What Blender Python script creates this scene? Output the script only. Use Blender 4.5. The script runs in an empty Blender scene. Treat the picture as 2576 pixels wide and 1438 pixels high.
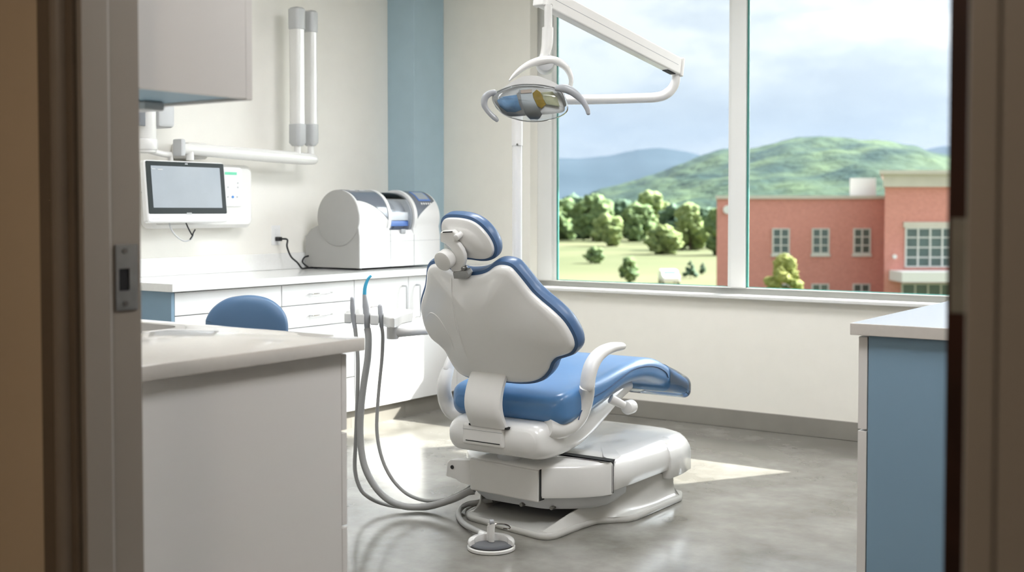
import bpy, bmesh, math, random
from mathutils import Vector, Matrix, noise

# ------------------------------------------------------------------ camera, world, sun, exposure
C = bpy.context.scene.collection
S = bpy.context.scene
FPX, HZ, PITCH, YAW, CH = 2997.0, 530.0, math.radians(2.0), math.radians(35.05), 1.28
PYO = HZ + FPX * math.tan(PITCH)
cd = bpy.data.cameras.new('camera'); cam = bpy.data.objects.new('camera', cd); C.objects.link(cam)
cam.location = (0, 0, CH); cam.rotation_euler = (math.pi/2 - PITCH, 0, YAW)
cd.sensor_fit = 'HORIZONTAL'; cd.sensor_width = 36.0; cd.lens = FPX/2576*36
cd.shift_y = -(719.0 - PYO)/2576; cd.clip_start = 0.05; cd.clip_end = 20000
cd.dof.use_dof = True; cd.dof.focus_distance = 4.75; cd.dof.aperture_fstop = 2.9
S.camera = cam
S.view_settings.view_transform = 'Standard'; S.view_settings.look = 'None'
S.view_settings.gamma = 1; S.view_settings.use_curve_mapping = False
S.view_settings.exposure = 0.75
S.cycles.max_bounces = 12; S.cycles.diffuse_bounces = 6; S.cycles.glossy_bounces = 5
S.cycles.transmission_bounces = 8; S.cycles.transparent_max_bounces = 16
S.cycles.sample_clamp_indirect = 6.0
S.cycles.caustics_reflective = False; S.cycles.caustics_refractive = False

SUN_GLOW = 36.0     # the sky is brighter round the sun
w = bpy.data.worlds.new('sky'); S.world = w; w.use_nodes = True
nt = w.node_tree; nt.nodes.clear()
def N(nt, t, **k):
    n = nt.nodes.new(t)
    for a, b in k.items(): setattr(n, a, b)
    return n
tc = N(nt, 'ShaderNodeTexCoord'); mp = N(nt, 'ShaderNodeMapping')
mp.inputs['Scale'].default_value = (1.0, 1.0, 2.6); mp.inputs['Location'].default_value = (0.35, 0.2, 0.1)
nz = N(nt, 'ShaderNodeTexNoise'); nz.inputs['Scale'].default_value = 5.5; nz.inputs['Detail'].default_value = 6; nz.inputs['Roughness'].default_value = .55
cr = N(nt, 'ShaderNodeValToRGB'); e = cr.color_ramp.elements
e[0].position = .40; e[0].color = (.50, .53, .57, 1); e[1].position = .575; e[1].color = (.74, .745, .75, 1)
e2 = cr.color_ramp.elements.new(.485); e2.color = (.58, .61, .64, 1)
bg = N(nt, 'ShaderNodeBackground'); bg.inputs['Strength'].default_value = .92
wo = N(nt, 'ShaderNodeOutputWorld')
nt.links.new(tc.outputs['Generated'], mp.inputs['Vector']); nt.links.new(mp.outputs['Vector'], nz.inputs['Vector'])
nt.links.new(nz.outputs['Fac'], cr.inputs['Fac'])
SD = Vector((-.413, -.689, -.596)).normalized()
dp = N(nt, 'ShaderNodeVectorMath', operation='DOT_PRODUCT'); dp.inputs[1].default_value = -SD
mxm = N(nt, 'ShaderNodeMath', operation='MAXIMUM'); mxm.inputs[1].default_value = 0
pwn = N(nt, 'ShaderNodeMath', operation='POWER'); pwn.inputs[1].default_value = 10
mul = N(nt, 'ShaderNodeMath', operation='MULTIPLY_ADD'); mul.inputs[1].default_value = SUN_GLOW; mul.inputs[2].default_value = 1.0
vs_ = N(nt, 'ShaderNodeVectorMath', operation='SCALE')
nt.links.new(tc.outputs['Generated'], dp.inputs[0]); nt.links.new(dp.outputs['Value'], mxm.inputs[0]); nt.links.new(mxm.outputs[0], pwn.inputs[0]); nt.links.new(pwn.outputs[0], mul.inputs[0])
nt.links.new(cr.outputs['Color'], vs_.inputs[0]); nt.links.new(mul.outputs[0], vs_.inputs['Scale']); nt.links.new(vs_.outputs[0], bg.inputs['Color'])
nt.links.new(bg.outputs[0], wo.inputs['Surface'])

sl = bpy.data.lights.new('sun', 'SUN'); sun = bpy.data.objects.new('sun', sl); C.objects.link(sun)
sl.energy = 14.0; sl.angle = math.radians(.7); sl.color = (1.0, .955, .88)
SD = Vector((-.413, -.689, -.596)).normalized()
sun.rotation_euler = SD.to_track_quat('-Z', 'Y').to_euler(); sun.location = (4, 14, 9)

FILL_PANELS = [(-3.0, 4.7, 15), (-3.5, 3.0, 9), (-1.0, 5.0, 8), (-1.0, 3.0, 17)]     # added ceiling fill panels: x, y, emission strength
HALL_FILL = 38  # strength of the fill lamp added out of view in the corridor
HAZE = 0.00036

# ------------------------------------------------------------------ picking helpers
Fv = Vector((-math.sin(YAW), math.cos(YAW), 0)); Rv = Vector((math.cos(YAW), math.sin(YAW), 0))
CAMP = Vector((0, 0, CH))
def ray(px, py):
    x = (px-1288)/FPX; y = -(py-PYO)/FPX
    f = Fv*math.cos(PITCH) + Vector((0, 0, -math.sin(PITCH)))
    u = Fv*math.sin(PITCH) + Vector((0, 0, math.cos(PITCH)))
    return f + Rv*x + u*y
def P(px, py, X=None, Y=None, Z=None, f=None):
    d = ray(px, py)
    if X is not None: t = X/d.x
    elif Y is not None: t = Y/d.y
    elif Z is not None: t = (Z-CH)/d.z
    else: t = f/d.dot(Fv)
    return CAMP + d*t
def O(r, f, z): return Rv*r + Fv*f + Vector((0, 0, z))

# ------------------------------------------------------------------ materials
def mat(name, col, rough=.5, metal=0, coat=0, bump=None, noise_amt=0, noise_scale=10, spec=.5, alpha=1, emis=None, estr=0, trans=0, ior=1.45, cscale=None, col2=None):
    m = bpy.data.materials.new(name); m.use_nodes = True; t = m.node_tree; b = t.nodes['Principled BSDF']
    b.inputs['Base Color'].default_value = (*col, 1); b.inputs['Roughness'].default_value = rough
    b.inputs['Metallic'].default_value = metal; b.inputs['Coat Weight'].default_value = coat; b.inputs['Coat Roughness'].default_value = .08
    b.inputs['Specular IOR Level'].default_value = spec; b.inputs['Alpha'].default_value = alpha
    b.inputs['Transmission Weight'].default_value = trans; b.inputs['IOR'].default_value = ior
    if emis: b.inputs['Emission Color'].default_value = (*emis, 1); b.inputs['Emission Strength'].default_value = estr
    tcn = N(t, 'ShaderNodeTexCoord'); n = N(t, 'ShaderNodeTexNoise'); n.inputs['Scale'].default_value = noise_scale; n.inputs['Detail'].default_value = 5
    t.links.new(tcn.outputs['Object'], n.inputs['Vector'])
    if col2 is None: col2 = tuple(c*(1-noise_amt) for c in col)
    if noise_amt or cscale:
        r = N(t, 'ShaderNodeValToRGB'); r.color_ramp.elements[0].color = (*col2, 1); r.color_ramp.elements[1].color = (*col, 1)
        r.color_ramp.elements[0].position = .35; r.color_ramp.elements[1].position = .65
        t.links.new(n.outputs['Fac'], r.inputs['Fac']); t.links.new(r.outputs['Color'], b.inputs['Base Color'])
    if bump:
        n2 = N(t, 'ShaderNodeTexNoise'); n2.inputs['Scale'].default_value = bump[0]; n2.inputs['Detail'].default_value = 4
        t.links.new(tcn.outputs['Object'], n2.inputs['Vector'])
        bp = N(t, 'ShaderNodeBump'); bp.inputs['Strength'].default_value = bump[1]; bp.inputs['Distance'].default_value = bump[2]
        t.links.new(n2.outputs['Fac'], bp.inputs['Height']); t.links.new(bp.outputs['Normal'], b.inputs['Normal'])
    return m
M = {}
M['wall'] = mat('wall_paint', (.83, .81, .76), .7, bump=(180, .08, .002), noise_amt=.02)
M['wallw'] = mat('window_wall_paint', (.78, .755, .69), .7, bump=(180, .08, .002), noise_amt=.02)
M['ceil'] = mat('ceiling_paint', (.85, .84, .81), .8, bump=(90, .1, .002))
M['bluecol'] = mat('blue_column_paint', (.38, .505, .575), .6, bump=(180, .06, .002), noise_amt=.03)
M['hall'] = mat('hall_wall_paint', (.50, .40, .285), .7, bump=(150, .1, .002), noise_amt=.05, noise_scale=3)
M['hallshade'] = mat('hall_wall_paint_shaded', (.10, .08, .058), .7, bump=(150, .1, .002), noise_amt=.05, noise_scale=3)  # hall tan scaled down, so the right wall's shade is in its colour
M['casing'] = mat('dark_brown_casing', (.13, .098, .07), .5, noise_amt=.1)
M['bead'] = mat('taupe_bead', (.20, .165, .135), .35, noise_amt=.05)
M['jamb'] = mat('taupe_metal_frame', (.27, .235, .20), .35, noise_amt=.04, noise_scale=4)
M['wood'] = mat('dark_red_brown_wood', (.034, .011, .006), .5, noise_amt=.5, noise_scale=6, spec=.25)
M['steel'] = mat('brushed_steel', (.45, .45, .44), .35, metal=1, noise_amt=.1, noise_scale=40)
M['dullsteel'] = mat('dull_hinge_steel', (.22, .21, .18), .5, metal=.3, noise_amt=.1, noise_scale=30)
M['black'] = mat('black_plastic', (.012, .012, .014), .4, noise_amt=.1)
M['gap'] = mat('shadow_gap_black', (.02, .02, .02), .8, noise_amt=.1)  # near-black in place of the shade in gaps and slots; one screw too
M['lam'] = mat('white_laminate', (.80, .80, .80), .28, noise_amt=.01, spec=.4)
M['lamw'] = mat('warm_white_laminate', (.66, .635, .61), .35, noise_amt=.02, noise_scale=2)
M['bluelam'] = mat('slate_blue_laminate', (.20, .31, .41), .45, noise_amt=.03, noise_scale=3)
M['bluelam2'] = mat('light_blue_laminate', (.27, .42, .53), .45, noise_amt=.03, noise_scale=3)
M['quartz'] = mat('white_quartz', (.56, .525, .485), .06, noise_amt=.03, noise_scale=60, coat=.3)
M['quartz2'] = mat('white_quartz_back', (.80, .80, .79), .12, noise_amt=.03, noise_scale=60, coat=.2)
M['base'] = mat('grey_vinyl_base', (.235, .22, .195), .4, noise_amt=.1, noise_scale=5)
M['white'] = mat('white_gloss_plastic', (.74, .735, .72), .22, coat=.5, noise_amt=.01)
M['white2'] = mat('white_satin_plastic', (.70, .69, .67), .35, coat=.1, noise_amt=.02)
M['machine'] = mat('white_machine_plastic', (.80, .80, .80), .35, noise_amt=.01)
M['machshade'] = mat('shaded_machine_side', (.36, .355, .34), .5, noise_amt=.02)  # shade of the machine's end face put into a darker grey
M['ltgrey'] = mat('light_grey_plastic', (.52, .53, .54), .35, noise_amt=.03)
M['grey'] = mat('grey_plastic', (.36, .37, .39), .35, noise_amt=.05, coat=.2)
M['dkgrey'] = mat('dark_grey_plastic', (.10, .105, .12), .3, noise_amt=.05, coat=.3)
M['hose'] = mat('grey_rubber_hose', (.34, .34, .33), .38, noise_amt=.05)
M['blueup'] = mat('blue_upholstery', (.078, .20, .41), .34, bump=(260, .12, .0006), noise_amt=.05, coat=.15)
M['bluedk'] = mat('navy_blue_upholstery', (.045, .105, .225), .4, bump=(260, .12, .0006), noise_amt=.05, coat=.15)
M['stool'] = mat('stool_blue_upholstery', (.085, .165, .29), .45, bump=(260, .12, .0006), noise_amt=.04)
M['seam'] = mat('dark_blue_seam', (.03, .07, .16), .6, noise_amt=.1)
M['chrome'] = mat('chrome', (.7, .7, .7), .12, metal=1, noise_amt=.03)
M['baseplate'] = mat('base_grey_paint', (.52, .515, .49), .3, coat=.3, noise_amt=.03)
M['cyan'] = mat('clear_blue_suction_tip', (.10, .55, .85), .15, noise_amt=.05, trans=.35)
M['green'] = mat('green_lcd', (.10, .45, .28), .3, emis=(.10, .45, .28), estr=.25, noise_amt=.05)
M['btnblue'] = mat('blue_button', (.04, .22, .6), .3, noise_amt=.05)
M['panelblue'] = mat('slate_control_panel', (.13, .15, .19), .22, coat=.4, noise_amt=.06, noise_scale=5)
M['brightblue'] = mat('bright_blue_plastic', (.10, .22, .62), .2, coat=.4, noise_amt=.05)
M['lcd'] = mat('grey_lcd', (.25, .28, .30), .15, emis=(.3, .35, .4), estr=.15, noise_amt=.05)
M['bezel'] = mat('black_glass_bezel', (.012, .018, .018), .3, spec=.2, noise_amt=.05)
M['amber'] = mat('amber_reflector', (.48, .33, .08), .15, metal=.2, noise_amt=.3, noise_scale=18)
M['yelglass'] = mat('yellowish_mirror', (.68, .68, .46), .15, metal=.2, noise_amt=.3, noise_scale=25)
M['bluemirror'] = mat('blue_coated_mirror', (.30, .52, .82), .12, metal=.25, noise_amt=.5, noise_scale=14)
M['winframe'] = mat('white_window_frame', (.66, .66, .64), .4, noise_amt=.01)
M['ceilpanel'] = mat('ceiling_panel_frame', (.8, .8, .8), .5, noise_amt=.01)
M['screw'] = mat('screw_metal', (.30, .29, .27), .35, metal=1, noise_amt=.1)

def glass(name, tint, glossy=.12, rough=.0):
    m = bpy.data.materials.new(name); m.use_nodes = True; t = m.node_tree; t.nodes.clear()
    o = N(t, 'ShaderNodeOutputMaterial'); mx = N(t, 'ShaderNodeMixShader'); tr = N(t, 'ShaderNodeBsdfTransparent'); gl = N(t, 'ShaderNodeBsdfGlossy')
    lw = N(t, 'ShaderNodeLayerWeight'); lw.inputs['Blend'].default_value = glossy
    tr.inputs['Color'].default_value = (*tint, 1); gl.inputs['Roughness'].default_value = rough
    t.links.new(lw.outputs['Fresnel'], mx.inputs[0]); t.links.new(tr.outputs[0], mx.inputs[1]); t.links.new(gl.outputs[0], mx.inputs[2]); t.links.new(mx.outputs[0], o.inputs[0])
    return m
M['glass'] = glass('window_glass', (.97, .99, .985), .12)
M['clear'] = glass('clear_plastic_shield', (.93, .95, .96), .35, .03)
M['film'] = glass('clear_plastic_film', (.86, .92, .95), .22, .10)
M['tubeglass'] = glass('tinted_cover_glass', (.97, .985, 1.0), .10, .03)

def emit(name, col, st):
    m = bpy.data.materials.new(name); m.use_nodes = True; t = m.node_tree; t.nodes.clear()
    o = N(t, 'ShaderNodeOutputMaterial'); em = N(t, 'ShaderNodeEmission'); em.inputs[0].default_value = (*col, 1); em.inputs[1].default_value = st
    t.links.new(em.outputs[0], o.inputs[0]); return m

def floor_mat():
    m = bpy.data.materials.new('polished_concrete'); m.use_nodes = True; t = m.node_tree; b = t.nodes['Principled BSDF']
    tcn = N(t, 'ShaderNodeTexCoord'); n1 = N(t, 'ShaderNodeTexNoise'); n1.inputs['Scale'].default_value = 2.6; n1.inputs['Detail'].default_value = 8; n1.inputs['Roughness'].default_value = .62
    n2 = N(t, 'ShaderNodeTexNoise'); n2.inputs['Scale'].default_value = 8; n2.inputs['Detail'].default_value = 6
    r = N(t, 'ShaderNodeValToRGB'); r.color_ramp.elements[0].position = .3; r.color_ramp.elements[0].color = (.125, .117, .10, 1)
    r.color_ramp.elements[1].position = .7; r.color_ramp.elements[1].color = (.27, .262, .24, 1)
    mx = N(t, 'ShaderNodeMix', data_type='RGBA', blend_type='OVERLAY'); mx.inputs['Factor'].default_value = .22
    for n in (n1, n2): t.links.new(tcn.outputs['Object'], n.inputs['Vector'])
    t.links.new(n1.outputs['Fac'], r.inputs['Fac']); t.links.new(r.outputs['Color'], mx.inputs['A']); t.links.new(n2.outputs['Fac'], mx.inputs['B'])
    t.links.new(mx.outputs['Result'], b.inputs['Base Color'])
    rr = N(t, 'ShaderNodeMapRange'); rr.inputs['To Min'].default_value = .10; rr.inputs['To Max'].default_value = .24
    t.links.new(n1.outputs['Fac'], rr.inputs['Value']); t.links.new(rr.outputs[0], b.inputs['Roughness'])
    b.inputs['Specular IOR Level'].default_value = .5; b.inputs['Coat Weight'].default_value = .15; b.inputs['Coat Roughness'].default_value = .2
    bp = N(t, 'ShaderNodeBump'); bp.inputs['Strength'].default_value = .02; bp.inputs['Distance'].default_value = .0005
    t.links.new(n2.outputs['Fac'], bp.inputs['Height']); t.links.new(bp.outputs['Normal'], b.inputs['Normal'])
    return m
M['floor'] = floor_mat()

# ------------------------------------------------------------------ mesh helpers
def link(name, me, m, parent=None, smooth=40):
    o = bpy.data.objects.new(name, me); C.objects.link(o)
    for x in (m if isinstance(m, (list, tuple)) else [m]): me.materials.append(x)
    if smooth:
        me.shade_smooth(); me.set_sharp_from_angle(angle=math.radians(smooth))
    if parent is not None:
        o.parent = parent; o.matrix_parent_inverse = Matrix.Identity(4)
        off = Vector((0, 0, 0)); p = parent
        Mw = Matrix.Identity(4); chain = []
        while p is not None: chain.append(p); p = p.parent
        for q in reversed(chain): Mw = Mw @ q.matrix_basis
        me.transform(Mw.inverted())
    return o
def fin(bm, name, m, parent=None, smooth=40, bev=0, seg=2, ang=30):
    bmesh.ops.remove_doubles(bm, verts=bm.verts, dist=1e-6)
    if bev:
        es = [e for e in bm.edges if len(e.link_faces) == 2 and e.calc_face_angle(0) > math.radians(ang)]
        bmesh.ops.bevel(bm, geom=es, offset=bev, segments=seg, profile=.5, affect='EDGES', clamp_overlap=True)
    bmesh.ops.recalc_face_normals(bm, faces=bm.faces)
    me = bpy.data.meshes.new(name); bm.to_mesh(me); bm.free()
    o = link(name, me, m, parent, smooth)
    if bev:
        wn = o.modifiers.new('wn', 'WEIGHTED_NORMAL'); wn.keep_sharp = True
    return o
def bx(bm, x0, x1, y0, y1, z0, z1):
    v = [bm.verts.new(p) for p in ((x0,y0,z0),(x1,y0,z0),(x1,y1,z0),(x0,y1,z0),(x0,y0,z1),(x1,y0,z1),(x1,y1,z1),(x0,y1,z1))]
    for f in ((0,3,2,1),(4,5,6,7),(0,1,5,4),(1,2,6,5),(2,3,7,6),(3,0,4,7)): bm.faces.new([v[i] for i in f])
def box(name, x0, x1, y0, y1, z0, z1, m, parent=None, bev=0, seg=2):
    bm = bmesh.new(); bx(bm, x0, x1, y0, y1, z0, z1); return fin(bm, name, m, parent, bev=bev, seg=seg)
def rings(bm, rs, close=True, cap=True):
    vs = [[bm.verts.new(p) for p in r] for r in rs]
    n = len(rs[0])
    for a, b in zip(vs, vs[1:]):
        for i in range(n if close else n-1):
            j = (i+1) % n
            bm.faces.new((a[i], a[j], b[j], b[i]))
    if cap:
        for r, q in ((vs[0], True), (vs[-1], False)):
            c = Vector((0, 0, 0))
            for v in r: c += v.co
            c = bm.verts.new(c/len(r))
            for i in range(n):
                j = (i+1) % n
                bm.faces.new((r[j], r[i], c) if q else (r[i], r[j], c))
    return vs
def spline(pts, n=8, closed=False):
    out = []; L = len(pts); pts = [Vector(p) for p in pts]
    rng = range(L) if closed else range(L-1)
    for i in rng:
        p1, p2 = pts[i], pts[(i+1) % L]
        p0 = pts[(i-1) % L] if (closed or i > 0) else p1*2-p2
        p3 = pts[(i+2) % L] if (closed or i < L-2) else p2*2-p1
        for k in range(n):
            t = k/n; t2 = t*t; t3 = t2*t
            out.append(.5*((2*p1)+(-p0+p2)*t+(2*p0-5*p1+4*p2-p3)*t2+(-p0+3*p1-3*p2+p3)*t3))
    if not closed: out.append(pts[-1].copy())
    return out
def tube(bm, pts, r, sides=12, flat=1.0, up=None, round_end=False, power=2.0):
    """sweep; r number or list; flat scales the second axis."""
    n = len(pts); pts = [Vector(p) for p in pts]
    rad = r if isinstance(r, (list, tuple)) else [r]*n
    T = [(pts[min(i+1, n-1)]-pts[max(i-1, 0)]).normalized() for i in range(n)]
    u = Vector(up) if up is not None else (Vector((0, 0, 1)) if abs(T[0].z) < .9 else Vector((1, 0, 0)))
    rs = []
    def ring(c, t, a, sc=1.0):
        nonlocal u
        if up is not None: u = Vector(up)
        u = (u - t*u.dot(t)).normalized(); v = t.cross(u)
        out = []
        for k in range(sides):
            th = 2*math.pi*k/sides; cc, ss = math.cos(th), math.sin(th)
            if power != 2.0:
                cc = math.copysign(abs(cc)**(2/power), cc); ss = math.copysign(abs(ss)**(2/power), ss)
            fl = flat[1] if isinstance(flat, tuple) else flat
            out.append(c + u*cc*a*sc + v*ss*a*sc*fl)
        return out
    if round_end:
        for k in (3, 2, 1):
            th = k*math.pi/8; rs.append(ring(pts[0]-T[0]*rad[0]*math.sin(th)*.9, T[0], rad[0], math.cos(th)))
    for i in range(n): rs.append(ring(pts[i], T[i], rad[i]))
    if round_end:
        for k in (1, 2, 3):
            th = k*math.pi/8; rs.append(ring(pts[-1]+T[-1]*rad[-1]*math.sin(th)*.9, T[-1], rad[-1], math.cos(th)))
    rings(bm, rs)
def tubeo(name, pts, r, m, parent=None, n=0, **k):
    if n:
        L = len(pts)
        if isinstance(r, (list, tuple)):
            rr = []
            for i in range(L-1):
                for q in range(n): rr.append(r[i]+(r[i+1]-r[i])*q/n)
            rr.append(r[-1]); r = rr
        pts = spline(pts, n)
    bm = bmesh.new(); tube(bm, pts, r, **k); return fin(bm, name, m, parent)
def cyl(name, a, b, r, m, parent=None, r2=None, sides=32, bev=0):
    bm = bmesh.new(); a = Vector(a); b = Vector(b); d = (b-a).normalized()
    r2 = r if r2 is None else r2
    if bev:
        tube(bm, [a, a+d*bev*.3, a+d*bev, b-d*bev, b-d*bev*.3, b], [r-bev, r-bev*.3, r, r2, r2-bev*.3, r2-bev], sides)
    else: tube(bm, [a, b], [r, r2], sides)
    return fin(bm, name, m, parent)
def area(p): return sum(a[0]*b[1]-b[0]*a[1] for a, b in zip(p, p[1:]+p[:1]))/2
def offset(poly, d):
    """positive grows; poly ccw list of 2-vectors"""
    n = len(poly); out = []
    for i in range(n):
        t = (poly[(i+1) % n]-poly[i-1]).normalized(); out.append(poly[i]+Vector((t.y, -t.x))*d)
    return out
def slab(name, poly, fr, prof, m, parent=None, dome0=0, dome1=0, smooth=45, ctr=None):
    """poly 2-D ccw; fr = (origin, e1, e2, n); prof = [(offset, height), ...]; dome0/dome1 = extra height at centre of first/last cap"""
    if area(poly) < 0: poly = poly[::-1]
    o, e1, e2, nn = fr; c = ctr or sum(poly, Vector((0, 0)))/len(poly)
    def W(p, h): return o+e1*p.x+e2*p.y+nn*h
    rs = []
    d0, h0 = prof[0]; p0 = offset(poly, d0); d1, h1 = prof[-1]; p1 = offset(poly, d1)
    for s in (.04, .3, .55, .75, .9): rs.append([W(c+(p-c)*s, h0+dome0*(1-s**2.5)) for p in p0])
    for d, h in prof: rs.append([W(p, h) for p in offset(poly, d)])
    for s in (.9, .75, .55, .3, .04): rs.append([W(c+(p-c)*s, h1+dome1*(1-s**2.5)) for p in p1])
    bm = bmesh.new(); rings(bm, rs); return fin(bm, name, m, parent, smooth=smooth)
def prism(name, pts, d, m, parent=None, bev=0, seg=2, smooth=40):
    """pts: list of 3-D points (planar polygon), d: extrusion vector"""
    bm = bmesh.new(); a = [bm.verts.new(p) for p in pts]; b = [bm.verts.new(Vector(p)+Vector(d)) for p in pts]
    bm.faces.new(a[::-1]); bm.faces.new(b)
    for i in range(len(a)): j = (i+1) % len(a); bm.faces.new((a[i], a[j], b[j], b[i]))
    return fin(bm, name, m, parent, bev=bev, seg=seg, smooth=smooth)
def rrect(cx, cy, w, h, r, n=4):
    out = []
    for sx, sy, a0 in ((1, 1, 0), (-1, 1, 90), (-1, -1, 180), (1, -1, 270)):
        for k in range(n+1):
            a = math.radians(a0+90*k/n); out.append(Vector((cx+sx*(w/2-r)+r*math.cos(a), cy+sy*(h/2-r)+r*math.sin(a))))
    return out
def thing(name, label, cat, loc=(0, 0, 0), rz=0, group=None):
    o = bpy.data.objects.new(name, None); C.objects.link(o); o.location = loc; o.rotation_euler = (0, 0, rz)
    o.empty_display_size = .1
    return tag(o, label, cat, group)
def tag(o, label, cat, group=None):
    o['label'] = label; o['category'] = cat
    if group: o['group'] = group
    return o
def struct(o, label=None):
    o['kind'] = 'structure'
    if label: o['label'] = label
    return o
def multi(name, boxes, m, parent=None, bev=0):
    bm = bmesh.new()
    for b in boxes: bx(bm, *b)
    return fin(bm, name, m, parent, bev=bev)

# ------------------------------------------------------------------ room shell
XL, YW, YD0, YD1, XR, HC = -5.37, 6.5, 1.46, 1.60, 1.4, 3.0
WX0, WX1, WZ0, WZ1 = -4.415, -1.46, .765, 2.78
JL, JR = -2.08, -.363
struct(box('floor', XL-.2, XR+.2, -2.0, YW+.25, -.12, 0, M['floor']), 'polished grey concrete floor')
struct(multi('ceiling', [(XL-.2, XR+.2, YD0, YW+.25, HC, HC+.12), (-3.0, 1.4, -2.0, YD0, 2.7, HC)], M['ceil']), 'white painted ceiling')
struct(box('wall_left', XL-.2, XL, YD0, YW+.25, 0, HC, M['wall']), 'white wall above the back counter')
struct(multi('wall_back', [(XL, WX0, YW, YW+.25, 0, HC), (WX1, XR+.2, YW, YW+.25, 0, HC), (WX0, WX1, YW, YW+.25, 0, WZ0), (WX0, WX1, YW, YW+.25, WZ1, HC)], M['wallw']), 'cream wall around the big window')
struct(box('wall_right', XR, XR+.2, YD1, YW, 0, HC, M['wall']))
struct(multi('wall_front', [(XL, JL-.03, YD0+.02, YD1, 0, HC), (JR+.03, XR+.2, YD0+.02, YD1, 0, HC), (JL-.03, JR+.03, YD0+.02, YD1, 2.2, HC)], M['wall']))
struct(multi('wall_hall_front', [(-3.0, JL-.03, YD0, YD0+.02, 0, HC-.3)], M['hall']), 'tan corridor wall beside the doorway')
struct(multi('wall_hall_right', [(JR+.03, 1.4, YD0, YD0+.02, 0, HC-.3), (JL-.03, JR+.03, YD0, YD0+.02, 2.2, 2.7), (1.2, 1.4, -2, YD0, 0, 2.7)], M['hallshade']), 'corridor wall at the right of the doorway, shade in its colour')
struct(box('wall_hall_left', -3.1, -3.0, -2.0, YD0+.02, 0, 2.7, M['hall']))
struct(box('wall_hall_back', -3.1, 1.4, -2.1, -2.0, 0, 2.7, M['hall']))
struct(box('trim_1', XL, -5.135, 6.18, YW, 0, HC, M['bluecol'], bev=.004), 'blue painted column in the corner')
struct(box('roof_eave', -9, 5, YW+.25, 8.78, 3.28, 3.45, M['ceil']), 'building eave above the window')
# baseboards
struct(box('baseboard_back', -4.72, -1.24, YW-.018, YW, 0, .105, M['base'], bev=.004), 'grey baseboard below the window')
# window
fy0, fy1 = 6.585, 6.65
wf = struct(multi('window_1', [(WX0, WX1, fy0, fy1, WZ0+.0, .822), (WX0, WX1, fy0, fy1, WZ1-.06, WZ1),
      (WX0, -4.30, fy0, fy1, .822, WZ1-.06), (-3.025, -2.93, fy0, fy1, .822, WZ1-.06), (-1.55, WX1, fy0, fy1, .822, WZ1-.06),
      (-4.30, -4.275, fy0+.02, fy1-.01, .822, WZ1-.06), (-3.05, -3.025, fy0+.02, fy1-.01, .822, WZ1-.06)], M['winframe'], bev=.004), 'large white framed window with two panes')
gm = mat('green_glass_edge', (.05, .22, .19), .2, noise_amt=.1)
for k, (a, b) in enumerate(((-4.275, -3.05), (-2.93, -1.55))):
    g = box('pane', a, b, 6.618, 6.624, .822, WZ1-.06, M['glass'], wf)
    multi('pane_gasket', [(a, a+.012, 6.606, 6.618, .822, WZ1-.06), (a, b, 6.606, 6.618, .822, .827)], gm, wf)
struct(box('trim_2', WX0+.002, WX1-.002, YW-.055, fy0, WZ0-.0, WZ0+.02, M['winframe'], bev=.004), 'white window sill board')

# doorway frame
hd = 2.2
cas = [Vector(p) for p in ((-2.235, 1.445, 0), (-2.185, 1.445, 0))]
L = []
co = P(100, 700, Y=1.447).x
L += [(co, 1.46), (co, 1.447), (-2.086, 1.447), (-2.086, 1.46)]
fr1 = struct(prism('door_1', [Vector((x, y, 0)) for x, y in L], (0, 0, hd+.1), M['casing'], bev=.003), 'dark brown door casing left of the doorway')
cbx = P(150, 700, Y=1.44).x
tubeo('casing_bead', [(cbx, 1.447, 0), (cbx, 1.447, hd+.1)], .019, M['bead'], fr1, sides=20)
J = [(-2.11, 1.46), (-2.072, 1.46), (-2.072, 1.522), (-2.082, 1.532), (-2.082, 1.606), (-2.11, 1.606)]
jl = prism('door_jamb', [Vector((x, y, 0)) for x, y in J], (0, 0, hd), M['jamb'], fr1, bev=.002)
sc = P(313, 697, X=-2.08)
sy, sz = 1.568, sc.z
sp = multi('strike_plate', [(-2.082, -2.0785, sy-.028, sy+.026, sz-.068, sz-.028), (-2.082, -2.0785, sy-.028, sy+.026, sz+.018, sz+.068),
       (-2.082, -2.0785, sy-.028, sy-.020, sz-.028, sz+.018), (-2.082, -2.0785, sy+.006, sy+.026, sz-.028, sz+.018)], M['steel'], jl)
box('latch_hole', -2.082, -2.0812, sy-.020, sy+.006, sz-.028, sz+.018, M['black'], jl)
for q in (-.055, .055): cyl('screw', (-2.080, sy-.005, sz+q), (-2.0765, sy-.005, sz+q), .006, M['screw'], jl, sides=16)
multi('door_head', [(JL-.17, JR+.10, 1.435, 1.46, hd, hd+.1), (JL-.03, JR+.03, 1.46, 1.606, hd-.02, hd+.02)], M['casing'], fr1)
fr2 = struct(box('door_2', JR, JR+.035, 1.435, 1.606, 0, hd, M['jamb'], bev=.004), 'taupe door frame post right of the doorway')
box('casing_edge', JR+.035, JR+.075, 1.44, 1.46, 0, hd, M['jamb'], fr2, bev=.003)
dl = P(2381, 700, Y=1.612).x
leaf = box('door_3', dl, JR-.004, 1.612, 2.95, .01, hd-.03, M['wood'], bev=.002); struct(leaf, 'dark red-brown wooden door opened into the room')
hz = P(2410, 668, Y=1.61).z
box('hinge_plate', dl+.006, JR-.008, 1.6085, 1.6125, hz-.062, hz+.062, M['dullsteel'], leaf, bev=.0008)
for q in (-.03, .0, .03): cyl('hinge_screw', ((dl+JR)/2+.004*(1 if q else -1), 1.6092, hz+q), ((dl+JR)/2+.004*(1 if q else -1), 1.6075, hz+q), .0045, M['screw'], leaf, sides=12)

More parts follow.
